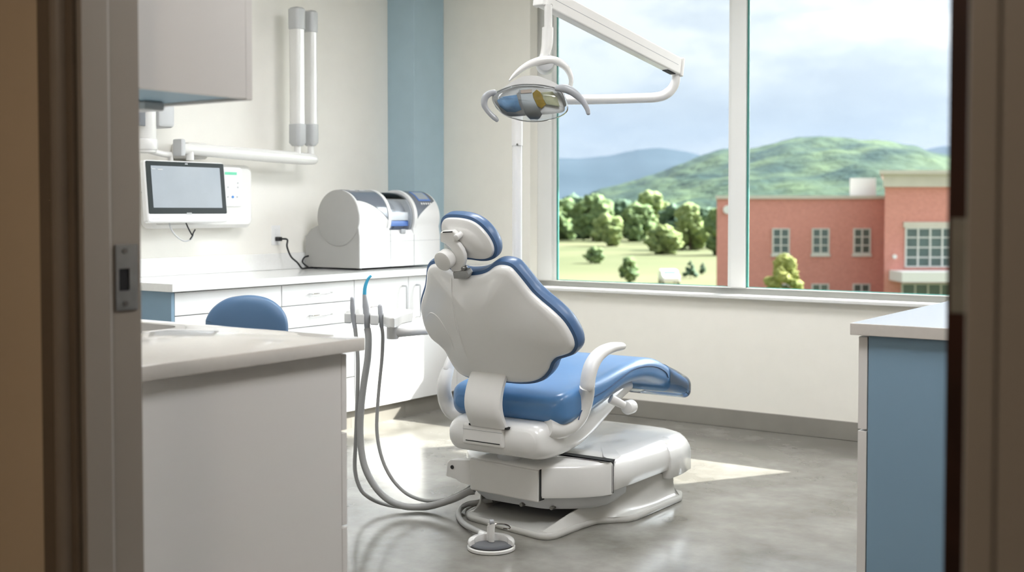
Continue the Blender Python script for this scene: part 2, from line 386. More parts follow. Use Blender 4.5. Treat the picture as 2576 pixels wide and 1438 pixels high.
# fill panels added on the unseen ceiling, and an added corridor lamp
for i, (x, y, st) in enumerate(FILL_PANELS):
    t = thing('fill_panel', 'square fill panel added on the unseen ceiling', 'ceiling light', (x, y, HC), group='added ceiling fill panels')
    multi('frame', [(x-.42, x+.42, y-.42, y-.40, HC-.03, HC), (x-.42, x+.42, y+.40, y+.42, HC-.03, HC), (x-.42, x-.40, y-.40, y+.40, HC-.03, HC), (x+.40, x+.42, y-.40, y+.40, HC-.03, HC)], M['ceilpanel'], t)
    box('diffuser', x-.40, x+.40, y-.40, y+.40, HC-.022, HC-.012, emit('panel_fill_%d' % i, (.97, .98, 1), st), t)
t = thing('corridor_fill', 'round warm fill lamp added out of view in the corridor', 'ceiling light', (-1.0, -.3, 2.7))
cyl('diffuser', (-1.0, -.3, 2.64), (-1.0, -.3, 2.695), .2, emit('corridor_fill_glow', (1, .86, .70), HALL_FILL), t)
cyl('rim', (-1.0, -.3, 2.66), (-1.0, -.3, 2.6999), .215, M['ceilpanel'], t)

# ------------------------------------------------------------------ base cabinets
def handle_bar(p, axis, L, m, parent, off=.03, r=.005, out=(1, 0, 0)):
    p = Vector(p); a = Vector(axis)*L/2; o = Vector(out)*off
    tubeo('handle', [p-a, p-a+o*.85, p-a*.93+o, p, p+a*.93+o, p+a+o*.85, p+a][:3]+[p+a*.93+o, p+a+o*.85, p+a], r, m, parent, sides=10)
XF = -4.75
ztop, zb = .88, .105
def back_unit(y0, y1, kind, label, endp=False):
    t = thing('base_cabinet', label, 'cabinet', ((XL+XF)/2, (y0+y1)/2, 0), group=None)
    box('body', XL+.001, XF-.021, y0, y1, zb, ztop, M['lam'], t)
    box('toe_kick', XL+.001, XF-.03, y0, y1, 0, zb, M['base'], t)
    g = .0025
    if kind == 'drawers':
        zs = [ztop-.005, .757, .632, .507, .31, zb+.003]
        for k in range(5):
            if k >= 3 and False: pass
            d = box('drawer', XF-.02, XF, y0+g, y1-g, zs[k+1]+g, zs[k]-g, M['lam'], t, bev=.0012)
            if endp is not True: handle_bar((XF, (y0+y1)/2, (zs[k]+zs[k+1])/2), (0, 1, 0), .16, M['chrome'], d, off=.028, r=.004)
    else:
        d = box('door', XF-.02, XF, y0+g, y1-g, zb+g, ztop-.006, M['lam'], t, bev=.0012)
        yy = y1-.055 if kind == 'r' else y0+.075
        handle_bar((XF, yy, .72), (0, 0, 1), .20, M['ltgrey'], d, off=.034, r=.006)
    return t
u = back_unit(3.86, 4.585, 'drawers', 'white drawer unit at the blue-ended end of the back counter', endp=True)
box('end_panel', XL+.001, XF, 3.84, 3.8595, 0, ztop, M['bluelam'], u)
back_unit(4.586, 5.165, 'drawers', 'white drawer unit with slim bar handles in the back counter')
back_unit(5.166, 5.655, 'r', 'white cupboard with tall handle at its right edge under the milling machine')
back_unit(5.656, 6.145, 'l', 'white cupboard with tall handle at its left edge beside the corner')
struct(box('trim_3', XL+.236, XF, 6.147, 6.499, 0, ztop, M['lam']), 'white filler panel between cupboard and window wall')
bc = multi('countertop', [(XL+.001, -4.715, 3.82, 6.178, .88, .92), (-5.133, -4.715, 6.178, 6.499, .88, .92)], M['quartz2'], bev=.002)
tag(bc, 'long white countertop on the back cabinets under the monitor', 'countertop')
box('backsplash', XL+.001, XL+.018, 3.82, 6.178, .9205, 1.02, M['quartz2'], bc, bev=.002)

# near left peninsula
PX, PYF = -2.285, 2.529
sxa = P(437, 822, Z=.92).x
t = thing('base_cabinet', 'large warm white cabinet with plain side panel in front by the doorway', 'cabinet', (-3.1, 2.05, 0))
px1 = -2.335
multi('body', [(-4.3, px1, 1.602, 2.44, .10, .74), (sxa+.07, px1, 1.602, 2.44, .74, .878), (-4.3, sxa-.62, 1.602, 2.44, .74, .878)], M['lamw'], t)
box('toe_kick', -4.3, px1-.003, 1.602, 2.38, 0, .10, M['base'], t)
box('side_panel', px1, px1+.02, 1.602, 2.462, 0, .882, M['lamw'], t, bev=.001)
for k, (a, b) in enumerate(((-2.93, px1+.02), (-3.55, -2.936), (-4.29, -3.556))):
    for z0, z1 in ((.105, .385), (.39, .655), (.66, .878)):
        d = box('drawer', a, b, 2.463, 2.484, z0, z1-.003, M['lamw'], t, bev=.0015)
        if k: handle_bar(((a+b)/2, 2.484, (z0+z1)/2), (1, 0, 0), .16, M['chrome'], d, off=.028, r=.004, out=(0, 1, 0))
# countertop with sink hole
def cut(o, cutter):
    md = o.modifiers.new('b', 'BOOLEAN'); md.operation = 'DIFFERENCE'; md.object = cutter; md.solver = 'EXACT'
    dg = bpy.context.evaluated_depsgraph_get(); me = bpy.data.meshes.new_from_object(o.evaluated_get(dg))
    o.modifiers.clear(); o.data = me; bpy.data.objects.remove(cutter)
    me.shade_smooth(); me.set_sharp_from_angle(angle=math.radians(30)); print('CUT', len(me.vertices), len(me.polygons))
sc_ = P(437, 822, Z=.92)
sx1, sy1 = sc_.x+.03, 2.445
ct = box('countertop', -4.3, PX, 1.602, PYF, .883, .92, M['quartz'], bev=.003)
ct.modifiers.clear()
so = rrect(sx1-.28, sy1-.20, .56, .40, .09, 6)
cutter = prism('c', [Vector((p.x, p.y, .8)) for p in so], (0, 0, .3), M['quartz'])
cut(ct, cutter)
tag(ct, 'glossy cream white countertop with a sink beside the doorway', 'countertop')
sk = thing('sink', 'white basin set into the cream countertop beside the doorway', 'sink', (sx1-.28, sy1-.19, .8))
bm = bmesh.new(); so2 = offset(so, .004)
rs = [[Vector((p.x, p.y, .8825)) for p in offset(so, .009)], [Vector((p.x, p.y, .8820)) for p in offset(so, .002)], [Vector((p.x, p.y, .80)) for p in offset(so, -.004)], [Vector((p.x, p.y, .765)) for p in offset(so, -.012)], [Vector((p.x, p.y, .75)) for p in offset(so, -.03)]]
rings(bm, rs, cap=False)
bm.faces.new([v for v in bm.verts][-len(so):]) if False else None
bm.verts.ensure_lookup_table(); bm.faces.new([bm.verts[i] for i in range(len(bm.verts)-len(so), len(bm.verts))])
fin(bm, 'basin', M['ltgrey'], sk)
cyl('drain', (sx1-.28, sy1-.19, .7505), (sx1-.28, sy1-.19, .754), .03, M['chrome'], sk)

# upper cabinet near left
ux = P(637, 250, Y=1.97)
UX, UZ = ux.x, ux.z
t = thing('wall_cabinet', 'warm grey wall cabinet with blue underside hanging above the sink counter', 'cabinet', (UX-.8, 1.8, UZ))
box('side_panel', UX-.02, UX, 1.602, 1.948, UZ, 2.5, M['lamw'], t, bev=.001)
box('body', UX-1.6, UX-.02, 1.602, 1.948, UZ+.004, 2.5, M['bluelam2'], t)
for k in range(3):
    a = UX-.53*(k+1); box('door', a+.002, a+.528, 1.95, 1.97, UZ-.002, 2.5, M['lamw'], t, bev=.001)
box('light_bar', UX-1.3, UX-.26, 1.86, 1.92, UZ-.018, UZ+.003, M['ltgrey'], t, bev=.004)

# right counter
RX, RY = -1.30, 3.71
rc = P(2138, 812, Z=.92); RX, RY = rc.x, rc.y
t = thing('base_cabinet', 'blue-sided cabinet with white drawer fronts at right below the window', 'cabinet', (-.6, 5, 0))
box('body', RX+.058, XR-.001, RY+.04, YW-.001, .10, .878, M['bluelam'], t)
box('toe_kick', RX+.10, XR-.001, RY+.06, YW-.001, 0, .10, M['base'], t)
box('end_panel', RX+.055, XR-.001, RY+.02, RY+.0395, 0, .880, M['bluelam'], t)
yy = RY+.02
for k in range(3):
    y1 = yy+.9
    for z0, z1 in ((.02, .572), (.578, .876)):
        d = box('drawer', RX+.022, RX+.051, yy+.001, y1-.003, z0, z1, M['lamw'], t, bev=.0015)
        handle_bar((RX+.022, (yy+y1)/2, z1-.06), (0, 1, 0), .16, M['chrome'], d, off=.028, r=.004, out=(-1, 0, 0))
    yy = y1
rt = box('countertop', RX, XR-.001, RY, YW-.001, .882, .92, M['quartz'], bev=.002)
tag(rt, 'white countertop on the blue cabinet at the right side', 'countertop')

# ------------------------------------------------------------------ milling machine
MX0, MX1, MY0, MY1, MZ = -5.335, -4.885, 5.36, 6.14, .932
cx, cz, R = -5.055, 1.237, .17
t = thing('milling_machine', 'white desktop milling machine with barrel top and dark control panels on counter', 'machine', (-5.1, 5.75, .92))
def mprof(fx=0.0):
    pts = [(MX0, MZ), (MX0, MZ+.19), (MX0+.05, MZ+.235)]
    a0 = math.radians(195)
    for k in range(25):
        a = a0 - (a0-math.radians(-20))*k/24; pts.append((cx+R*math.cos(a), cz+R*math.sin(a)))
    pts += [(MX1, 1.12), (MX1, MZ)]
    return pts
prof = mprof()
def mbody(name, y0, y1, m): return prism(name, [Vector((x, y0, z)) for x, z in prof], (0, y1-y0, 0), m, t, bev=.003)
ys = [MY0, MY0+.30, MY0+.52, MY1]
mbody('left_housing', MY0+.004, MY0+.285, M['machine'])
# middle section : lower box + clear barrel
low = [(x, z) for x, z in prof if z < 1.10 or x < MX0+.06]
prism('centre_housing', [Vector((MX0, MY0+.286, MZ)), Vector((MX0, MY0+.286, 1.12)), Vector((-5.2, MY0+.286, 1.16)), Vector((MX1-.02, MY0+.286, 1.16)), Vector((MX1, MY0+.286, 1.13)), Vector((MX1, MY0+.286, MZ))], (0, .228, 0), M['machine'], t, bev=.003)
mbody('right_housing', MY0+.515, MY1, M['machine'])
# side skin
prism('side_cover', [Vector((x, MY0-.004, z)) for x, z in prof], (0, .0075, 0), M['machshade'], t)
cyl('side_disc', (cx, MY0-.009, cz), (cx, MY0-.004, cz), R+.002, M['machshade'], t, sides=64, bev=.002)
def patch(name, y0, y1, a0, a1, r, m, parent, th=.004, cut0=None, n=20, ny=14):
    """curved patch on the barrel between angles (deg, 0 = front, 90 = top); cut0(u) gives the lower angle along u in 0..1"""
    bm = bmesh.new(); o_, i_ = [], []
    for k in range(ny+1):
        uu = k/ny; y = y0+(y1-y0)*uu; lo = cut0(uu) if cut0 else a0
        ro, ri = [], []
        for q in range(n+1):
            a = math.radians(lo+(a1-lo)*q/n)
            ro.append(bm.verts.new((cx+(r+th)*math.cos(a), y, cz+(r+th)*math.sin(a)))); ri.append(bm.verts.new((cx+r*math.cos(a), y, cz+r*math.sin(a))))
        o_.append(ro); i_.append(ri)
    for k in range(ny):
        for q in range(n):
            bm.faces.new((o_[k][q], o_[k+1][q], o_[k+1][q+1], o_[k][q+1])); bm.faces.new((i_[k][q], i_[k][q+1], i_[k+1][q+1], i_[k+1][q]))
        for q in (0, n): bm.faces.new((o_[k][q], i_[k][q], i_[k+1][q], o_[k+1][q]))
    for k in (0, ny):
        for q in range(n): bm.faces.new((o_[k][q], i_[k][q], i_[k][q+1], o_[k][q+1]))
    return fin(bm, name, m, parent)
lp = patch('left_panel', MY0+.02, MY0+.262, 20, 95, R, M['panelblue'], t, .003, cut0=lambda u: 38-42*u**1.8)
rp = patch('right_panel', MY0+.545, MY0+.76, 10, 95, R, M['panelblue'], t, .003, cut0=lambda u: -4+42*(u)**.7)
patch('screen_frame', MY0+.60, MY0+.72, 38, 72, R+.003, M['brightblue'], t, .0025)
patch('screen', MY0+.61, MY0+.71, 42, 68, R+.0055, M['lcd'], t, .0012)
for k in range(5): patch('button', MY0+.61+.023*k, MY0+.622+.023*k, 29, 33, R+.003, M['machine'], t, .002, n=3, ny=3)
for k in range(2): patch('indicator', MY0+.05+.085*k, MY0+.10+.085*k, 74, 79, R+.003, M['ltgrey'], t, .002, n=3, ny=4)
for yb in (MY0+.262, MY0+.515): patch('collar', yb, yb+.026, -22, 190, R-.001, M['machine'], t, .008, n=40, ny=2)
cyl('inner_drum', (cx-.01, MY0+.288, cz-.01), (cx-.01, MY0+.50, cz-.01), .105, M['machine'], t, sides=40)
patch('rear_cover', MY0+.288, MY0+.515, 88, 205, R-.03, M['machine'], t, .006, n=30, ny=2)
patch('clear_cover', MY0+.288, MY0+.515, -25, 180, R-.012, M['tubeglass'], t, .003, n=40, ny=2)
cyl('inner_wall', (cx, MY0+.500, cz), (cx, MY0+.514, cz), R-.014, M['ltgrey'], t, sides=40)
cyl('spindle', (cx, MY0+.40, cz), (cx, MY0+.50, cz), .118, M['grey'], t, sides=32, bev=.01)
box('blue_tray', cx+.085, cx+.135, MY0+.30, MY0+.50, cz-.055, cz-.02, M['brightblue'], t, bev=.004)
box('white_tray', cx+.085, cx+.13, MY0+.295, MY0+.505, cz-.018, cz+.035, M['machine'], t, bev=.004)
box('cover_latch', MX1-.012, MX1+.004, MY0+.385, MY0+.43, 1.135, 1.165, M['grey'], t, bev=.006)
multi('front_seam', [(MX1-.001, MX1+.0006, MY0+.005, MY1-.003, 1.090, 1.0915), (MX1-.001, MX1+.0006, MY0+.285, MY0+.2865, MZ, 1.16), (MX1-.001, MX1+.0006, MY0+.5135, MY0+.515, MZ, 1.13)], M['grey'], t)
for dx in (MX0+.04, MX1-.04):
    for dy in (MY0+.04, MY1-.04): cyl('foot', (dx, dy, .9202), (dx, dy, .936), .015, M['black'], t, sides=14)

# outlet, cord
oc = P(693, 592, X=XL)
t = thing('wall_outlet', 'white wall outlet plate left of the milling machine', 'outlet', oc)
box('plate', XL+.0005, XL+.006, oc.y-.036, oc.y+.036, oc.z-.058, oc.z+.062, M['lam'], t, bev=.002)
for q in (-.022, .024): box('socket', XL+.006, XL+.0085, oc.y-.017, oc.y+.017, oc.z+q-.015, oc.z+q+.015, M['machine'], t, bev=.003)
t = thing('power_cord', 'black power cord from the wall outlet to the milling machine', 'cord', oc)
box('plug', XL+.0086, XL+.045, oc.y-.014, oc.y+.016, oc.z-.034, oc.z-.008, M['black'], t, bev=.005)
pts = [(XL+.045, oc.y, oc.z-.02), (XL+.08, oc.y+.02, oc.z-.025), P(722, 620, X=XL+.09), P(732, 645, X=XL+.10), P(748, 660, X=XL+.11)]
q = P(760, 667, X=XL+.10)
pts += [(XL+.10, q.y, .9262), (XL+.075, MY0-.02, .9260), (XL+.06, MY0+.12, .9260)]
tubeo('cable', pts, .0055, M['black'], t, n=8, sides=10)
tubeo('cable_loop', [(XL+.06, MY0-.005, .927), (XL+.05, MY0-.045, .96), (XL+.055, MY0-.035, .99), (XL+.06, MY0+.0, 1.0)], .005, M['black'], t, n=8, sides=10)

# ------------------------------------------------------------------ monitor
mx = -5.13
bl = P(371, 560, X=mx); b = P(573, 557, X=mx); a = P(366, 400, X=mx)
y0, y1, z0, z1 = bl.y, b.y, bl.z, a.z
t = thing('monitor', 'white framed monitor with dark bezel above the back counter', 'monitor', (mx, (y0+y1)/2, z0))
mon = t
fr = (Vector((mx, 0, 0)), Vector((0, 1, 0)), Vector((0, 0, 1)), Vector((1, 0, 0)))
def yz(name, cy, cz_, w_, h_, r_, x0, x1, m, parent, e=.002):
    poly = rrect(cy, cz_, w_, h_, r_, 5)
    f2 = (Vector((x0, 0, 0)),)+fr[1:]
    return slab(name, poly, f2, [(-e, 0), (0, e), (0, x1-x0-e), (-e, x1-x0)], m, parent, smooth=35)
cy_, cz_ = (y0+y1)/2, (z0+z1)/2
yz('case', cy_, cz_, y1-y0, z1-z0, .018, mx-.035, mx+.006, M['machine'], t, .006)
yz('bezel', cy_, cz_+.020, y1-y0-.016, z1-z0-.052, .008, mx+.006, mx+.0085, M['bezel'], t, .0008)
sm = mat('monitor_screen', (.13, .155, .18), .06, emis=(.40, .47, .56), estr=.10, noise_amt=.15, noise_scale=4, spec=.55)
scr = yz('screen', cy_, cz_+.024, y1-y0-.078, z1-z0-.108, .002, mx+.0085, mx+.0095, sm, t, .0003)
txt = multi('screen_text', [(mx+.0095, mx+.0099, y0+.045, y0+.068, z1-.050, z1-.046), (mx+.0095, mx+.0099, y0+.080, y0+.115, z1-.052, z1-.047)], M['ltgrey'], t)
multi('logo', [(mx+.0085, mx+.0093, cy_-.017+.007*k, cy_-.012+.007*k, z0+.041, z0+.052) for k in range(5)], M['ltgrey'], t)
multi('case_mark', [(mx+.006, mx+.0066, y0+.03+.009*k, y0+.036+.009*k, z0+.016, z0+.022) for k in range(5)], M['ltgrey'], t)
box('mount_plate', mx-.09, mx-.035, cy_-.05, cy_+.05, cz_-.05, cz_+.05, M['white2'], t, bev=.006)
box('webcam', mx+.0085, mx+.0098, cy_-.006, cy_+.012, z1-.018, z1-.012, M['grey'], t)
mon.rotation_euler = (0, math.radians(-5.5), 0)
t = thing('monitor_mount', 'white swivel post and arm holding the monitor beside the wall cabinet', 'monitor mount', (-5.2, y0, 1.585))
tubeo('mount_arm', [(mx-.103, cy_, cz_), (mx-.106, cy_-.02, cz_+.10), (mx-.10, cy_-.04, cz_+.20)], .013, M['white2'], t, n=6, sides=16)
c0 = P(368, 385, X=-5.20)
cyl('post', (-5.20, c0.y, 1.585), (-5.20, c0.y, 2.05), .052, M['white'], t, bev=.008)
cyl('post_collar', (-5.20, c0.y, 1.60), (-5.20, c0.y, 1.66), .060, M['white'], t, bev=.008)
tubeo('post_arm', [(-5.20, c0.y, 1.60), (-5.22, c0.y+.12, 1.585), (mx-.10, cy_-.04, cz_+.20)], .016, M['white2'], t, n=6, sides=14)
kk = P(415, 300, X=-5.22)
box('post_bracket', XL+.001, -5.20, kk.y-.055, kk.y+.055, kk.z-.045, kk.z+.10, M['ltgrey'], t, bev=.02)
tubeo('bracket_link', [(-5.25, kk.y, kk.z+.06), (-5.20, c0.y, kk.z+.08)], .03, M['white2'], t, sides=14)
box('post_display', -5.16, -5.145, c0.y-.10, c0.y-.045, kk.z-.05, kk.z+.09, M['dkgrey'], t, bev=.003)
# cables under monitor
t = thing('monitor_cable', 'grey and black cables hanging in a loop below the monitor', 'cable', (-5.2, cy_, z0))
def pw(l, X): return [P(x, y, X=X) for x, y in l]
tubeo('grey_cable', pw([(425, 555), (430, 575), (442, 592), (458, 604), (470, 606), (482, 600), (486, 588)], -5.18), .0045, M['ltgrey'], t, n=6, sides=8)
tubeo('black_cable', pw([(466, 556), (472, 570), (478, 582), (484, 592)], -5.17), .004, M['black'], t, n=6, sides=8)
tubeo('black_cable', pw([(491, 577), (486, 586), (484, 593), (478, 602)], -5.16), .004, M['black'], t, n=6, sides=8)

# control box on the wall
yb0, yb1 = P(347, 480, X=XL).y, P(635, 480, X=XL+.10).y
zb1, zb0 = P(600, 415, X=XL+.11).z, P(620, 572, X=XL+.11).z
t = thing('x_ray_control_box', 'white wall box with small green display behind the monitor', 'control box', (XL, (yb0+yb1)/2, zb0))
yz('case', (yb0+yb1)/2, (zb0+zb1)/2, yb1-yb0, zb1-zb0, .05, XL+.0005, XL+.11, M['white2'], t, .02)
pl = P(585, 470, X=XL+.115)
yz('control_panel', pl.y-.03, pl.z, .20, .225, .02, XL+.11, XL+.118, M['machine'], t, .002)
g1, g2 = P(566, 432, X=XL+.12), P(596, 440, X=XL+.12)
box('green_display', XL+.118, XL+.1195, g1.y, g2.y, g2.z, g1.z, M['green'], t)
bb = P(586, 495, X=XL+.12)
cyl('blue_button', (XL+.118, bb.y, bb.z), (XL+.1215, bb.y, bb.z), .0075, M['btnblue'], t, sides=16)
for dx, dz in ((-.035, 0), (.035, 0), (.04, .055), (.04, .08), (-.035, .055)): cyl('button', (XL+.118, bb.y+dx, bb.z+dz), (XL+.1205, bb.y+dx, bb.z+dz), .006, M['ltgrey'], t, sides=14)
sd = P(353, 460, X=XL+.11)
for q in (0, .03, .05): cyl('socket', (XL+.11, sd.y+.012, sd.z-q), (XL+.114, sd.y+.012, sd.z-q), .006, M['black'], t, sides=10)

# x-ray arm
t = thing('x_ray_unit', 'white folding x-ray arm on a horizontal bar mounted on the wall', 'x-ray arm', (XL, 5.0, 1.6))
ax = -5.20
e0 = P(462, 374, X=ax); e1_ = P(790, 401, X=ax)
dirv = (e1_-e0)
bar = [e0+dirv*k for k in (0, .15, .4, .6, .8, .93, 1)]
tubeo('extension_bar', bar, [.030, .034, .036, .038, .038, .036, .030], M['white'], t, n=3, sides=20, round_end=True, flat=.8)
box('end_cap', ax-.04, ax+.035, e0.y-.045, e0.y-.012, e0.z-.042, e0.z+.052, M['ltgrey'], t, bev=.01)
kq = P(478, 395, X=ax)
cyl('pivot', (ax, kq.y, kq.z+.06), (ax, kq.y, zb1+.012), .022, M['white'], t)
box('wall_bracket', XL+.001, ax-.02, e0.y+.05, e0.y+.19, e0.z-.05, e0.z+.04, M['white2'], t, bev=.015)
for nm, xa, xb, top, bot, rr_, w_ in (('lower_arm', 728, 765, 15, 366, .030, .05), ('upper_arm', 770, 797, 24, 366, .024, .045)):
    aa = P((xa+xb)/2+2, 60, X=ax); cc = P((xa+xb)/2, 340, X=ax); yc = (aa.y+cc.y)/2
    zt, zbm = P(xa, top, X=ax).z, P(xa, bot, X=ax).z
    wy = rr_+.006
    f3 = (Vector((ax-.012 if nm == 'upper_arm' else ax, yc, 0)), Vector((0, 1, 0)), Vector((1, 0, 0)), Vector((0, 0, 1)))
    poly = rrect(0, 0, 2*wy, .085, .02, 4)
    arm = slab(nm, poly, f3, [(-.002, zbm+.10), (-.002, zt-.10)], M['white'], t)
    slab('top_joint', poly, f3, [(-.006, zt-.135), (.003, zt-.130), (.003, zt-.012), (-.012, zt)], M['ltgrey'], arm)
    slab('bottom_joint', poly, f3, [(-.014, zbm), (.003, zbm+.02), (.003, zbm+.13), (-.006, zbm+.135)], M['ltgrey'], arm)
    cyl('stub', (f3[0].x, yc, zbm-.05), (f3[0].x, yc, zbm+.01), .020, M['white'], arm)

# ------------------------------------------------------------------ dental chair
CX = -2.76
ch = thing('dental_chair', 'blue and white dental treatment chair seen from behind in the middle of room', 'dental chair', (CX, 4.3, 0))
th = math.radians(21)
def c5(x, y): return (1020+x/2.319, 500+y/2.319)
def c7(x, y): return (1080+x/2.479, 840+y/2.479)
def onplane(px, py, fr_):
    o_, a_, b_, n_ = fr_; d = ray(px, py); tt = (o_-CAMP).dot(n_)/d.dot(n_); q = CAMP+d*tt-o_
    return Vector((q.dot(a_), q.dot(b_)))
e1 = Vector((1, 0, 0)); e2 = Vector((0, -math.sin(th), math.cos(th))); nn = Vector((0, math.cos(th), math.sin(th)))
BF = (Vector((CX, 3.84, .60)), e1, e2, nn)
shell = [(150,385),(200,378),(250,405),(300,432),(360,446),(430,442),(480,425),(520,396),(560,385),(610,395),(645,428),(690,483),(740,545),(800,600),(860,650),(920,710),(960,770),(982,820),(985,860),(962,895),(920,912),(880,925),(850,955),(832,1000),(795,1042),(740,1063),(660,1067),(580,1060),(500,1052),(430,1045),(380,1037),(330,1017),(290,975),(260,925),(235,880),(200,845),(160,812),(130,765),(110,710),(98,650),(97,605),(108,560),(122,515),(130,460),(134,415)]
sp2 = [onplane(*c5(x, y), BF) for x, y in shell]
sp2 = [p for p in spline(sp2, 3, True)]
if area(sp2) < 0: sp2 = sp2[::-1]
cc = Vector((0.0, .27))
cush = slab('back_cushion', offset(sp2, .012), BF, [(-.012, .001), (0, .006), (.004, .02), (.004, .050), (-.006, .066), (-.022, .074)], M['bluedk'], ch, dome0=0, dome1=-.012, ctr=cc)
bsh = slab('back_shell', sp2, BF, [(-.03, -.0215), (-.012, -.019), (-.004, -.012), (0, 0), (0, .004)], M['white'], ch, dome0=-.024, ctr=cc)
from mathutils.bvhtree import BVHTree
def on_surface(o, l, push=.001):
    bv = BVHTree.FromPolygons([o.matrix_world @ v.co if o.parent is None else o.parent.matrix_basis @ v.co for v in o.data.vertices], [p.vertices[:] for p in o.data.polygons]); out = []
    for x, y in l:
        h = bv.ray_cast(CAMP, ray(x, y).normalized())[0]
        if h: out.append(h-(h-CAMP).normalized()*push)
    return out
for l in ([(268, 455), (270, 540), (282, 640), (305, 760), (345, 880), (380, 960)], [(120, 690), (150, 665), (190, 690), (230, 750), (262, 810), (285, 880)]):
    pts = on_surface(bsh, [c5(x, y) for x, y in l], -.0015)
    if len(pts) > 3: tubeo('ridge', pts, [.001]+[.0032]*(len(pts)-2)+[.001], M['white'], bsh, n=6, sides=10)
# headrest
HFo = Vector((CX-.02, 3.63, 1.18)); HF = (HFo, e1, e2, nn)
hs = [(218,130),(240,112),(280,109),(330,113),(380,125),(420,147),(455,178),(488,220),(510,262),(517,300),(505,333),(475,348),(430,350),(380,343),(320,335),(265,300),(238,262),(222,215),(213,170)]
hp = [onplane(*c5(x, y), HF) for x, y in hs]; hp = spline(hp, 5, True)
if area(hp) < 0: hp = hp[::-1]
slab('headrest_cushion', offset(hp, .011), HF, [(-.012, .001), (0, .006), (.002, .02), (.001, .04), (-.010, .056), (-.025, .062)], M['bluedk'], ch, dome1=-.006)
hsb = slab('headrest_shell', hp, HF, [(-.03, -.014), (-.012, -.012), (-.003, -.008), (0, 0), (0, .004)], M['white'], ch, dome0=-.012)
def pl(pts, fr_, h): 
    return [fr_[0]+fr_[1]*q.x+fr_[2]*q.y+fr_[3]*h for q in (onplane(*c5(x, y), fr_) for x, y in pts)]
armp = [(243,168),(262,163),(318,160),(338,178),(340,205),(330,222),(352,240),(372,268),(384,300),(386,335),(378,372),(362,400),(312,400),(300,380),(310,345),(318,300),(300,258),(270,235),(243,225)]
hb = prism('headrest_bracket', pl(armp, HF, -.026), HF[3]*-.022, M['white'], ch, bev=.006, seg=3)
hsl = pl([(262,163),(318,160),(318,166),(262,169)], HF, -.0495); prism('slot', hsl, HF[3]*-.002, M['gap'], hb)
kc = onplane(*c5(342, 195), HF); kp = HF[0]+e1*kc.x+e2*kc.y
cyl('hinge_pin', kp+nn*-.02, kp+nn*-.056, .0125, M['white'], hb, sides=24, bev=.003)
kc = onplane(*c5(290, 315), HF); kp = HF[0]+e1*kc.x+e2*kc.y
cyl('knob', kp+nn*-.045, kp+nn*-.088, .039, M['white2'], hb, sides=48, bev=.005)
kc = onplane(*c5(378, 378), HF); kp = HF[0]+e1*kc.x+e2*kc.y
cyl('screw', kp+nn*-.03, kp+nn*-.052, .009, M['screw'], hb, sides=20, bev=.002)
cl = pl([(318,400),(398,388),(412,412),(398,437),(325,436)], HF, -.020)
prism('clamp', cl, HF[3]*-.03, M['steel'], ch, bev=.002)
# mounting post between clamp and shell
c1 = onplane(*c5(365, 425), HF); q = HF[0]+e1*c1.x+e2*c1.y
prism('headrest_stem', [q+e1*s+e2*u_+nn*-.018 for s, u_ in ((-.02, .01), (-.02, -.09), (.02, -.09), (.02, .01))], nn*.012, M['steel'], ch, bev=.001)

# strap bracket behind the backrest
xs0, xs1 = P(*c5(385, 990), Y=3.80).x, P(*c5(587, 990), Y=3.80).x
xb0, xb1 = P(*c5(398, 1290), Y=3.80).x, P(*c5(606, 1310), Y=3.80).x
sec = [(.0, 3.822, .662), (.15, 3.795, .63), (.35, 3.768, .575), (.55, 3.755, .52), (.8, 3.758, .47), (1, 3.775, .425)]
bm = bmesh.new(); rs = []
for s, y, z in [tuple(v) for v in spline([Vector(q) for q in sec], 4)]:
    a0, a1 = xs0+(xb0-xs0)*s - .012*math.sin(s*math.pi), xs1+(xb1-xs1)*s - .010*math.sin(s*math.pi)
    rs.append([Vector((a0, y+.022, z)), Vector((a0, y+.005, z)), Vector((a0+.006, y, z)), Vector((a0+.03, y-.003, z)), Vector((a1-.03, y-.003, z)), Vector((a1-.006, y, z)), Vector((a1, y+.005, z)), Vector((a1, y+.022, z))])
rings(bm, rs); fin(bm, 'back_support', M['white2'], ch, smooth=50)

# seat + leg rest
def sect(cx_, w_, zb_, zt_, Y, n=7, r=None, dish=0.0):
    h = zt_-zb_; r = min(r or h*.48, h*.49); out = []
    for p in rrect(cx_, (zb_+zt_)/2, 2*w_, h, r, n):
        z = p.y
        if z > (zb_+zt_)/2 and dish: z -= dish*(1-((p.x-cx_)/w_)**2)
        out.append(Vector((p.x, Y, z)))
    return out
def loft_y(name, S_, m, parent, n=5, r=None, dish=0, sm=50):
    pts = spline([Vector((s[0], s[1], 0)) for s in S_], n); q = []
    cols = []
    def sp(idx): return [v.x for v in spline([Vector((s[idx], 0, 0)) for s in S_], n)]
    Y, W_, B, T = sp(0), sp(1), sp(2), sp(3)
    bm = bmesh.new(); rings(bm, [sect(CX, W_[i], B[i], T[i], Y[i], r=r, dish=dish) for i in range(len(Y))]); return fin(bm, name, m, parent, smooth=sm)
SS = [(3.865, .235, .475, .525), (3.885, .262, .452, .553), (3.93, .282, .437, .572), (4.05, .285, .455, .588), (4.20, .282, .490, .604), (4.40, .270, .535, .630), (4.58, .262, .538, .640), (4.72, .252, .510, .622), (4.84, .236, .480, .585), (4.90, .228, .465, .565)]
seat = loft_y('seat_cushion', SS, M['blueup'], ch, n=5, r=.042, dish=.012)
LS = [(4.901, .224, .466, .562), (5.00, .208, .438, .532), (5.10, .19, .412, .502), (5.18, .17, .398, .474), (5.215, .13, .405, .455)]
loft_y('leg_cushion', LS, M['blueup'], ch, n=5, r=.04, dish=.004)
FS = [(4.86, .236, .452, .578), (5.00, .214, .428, .538), (5.10, .197, .398, .508), (5.19, .176, .375, .480), (5.235, .13, .385, .462)]
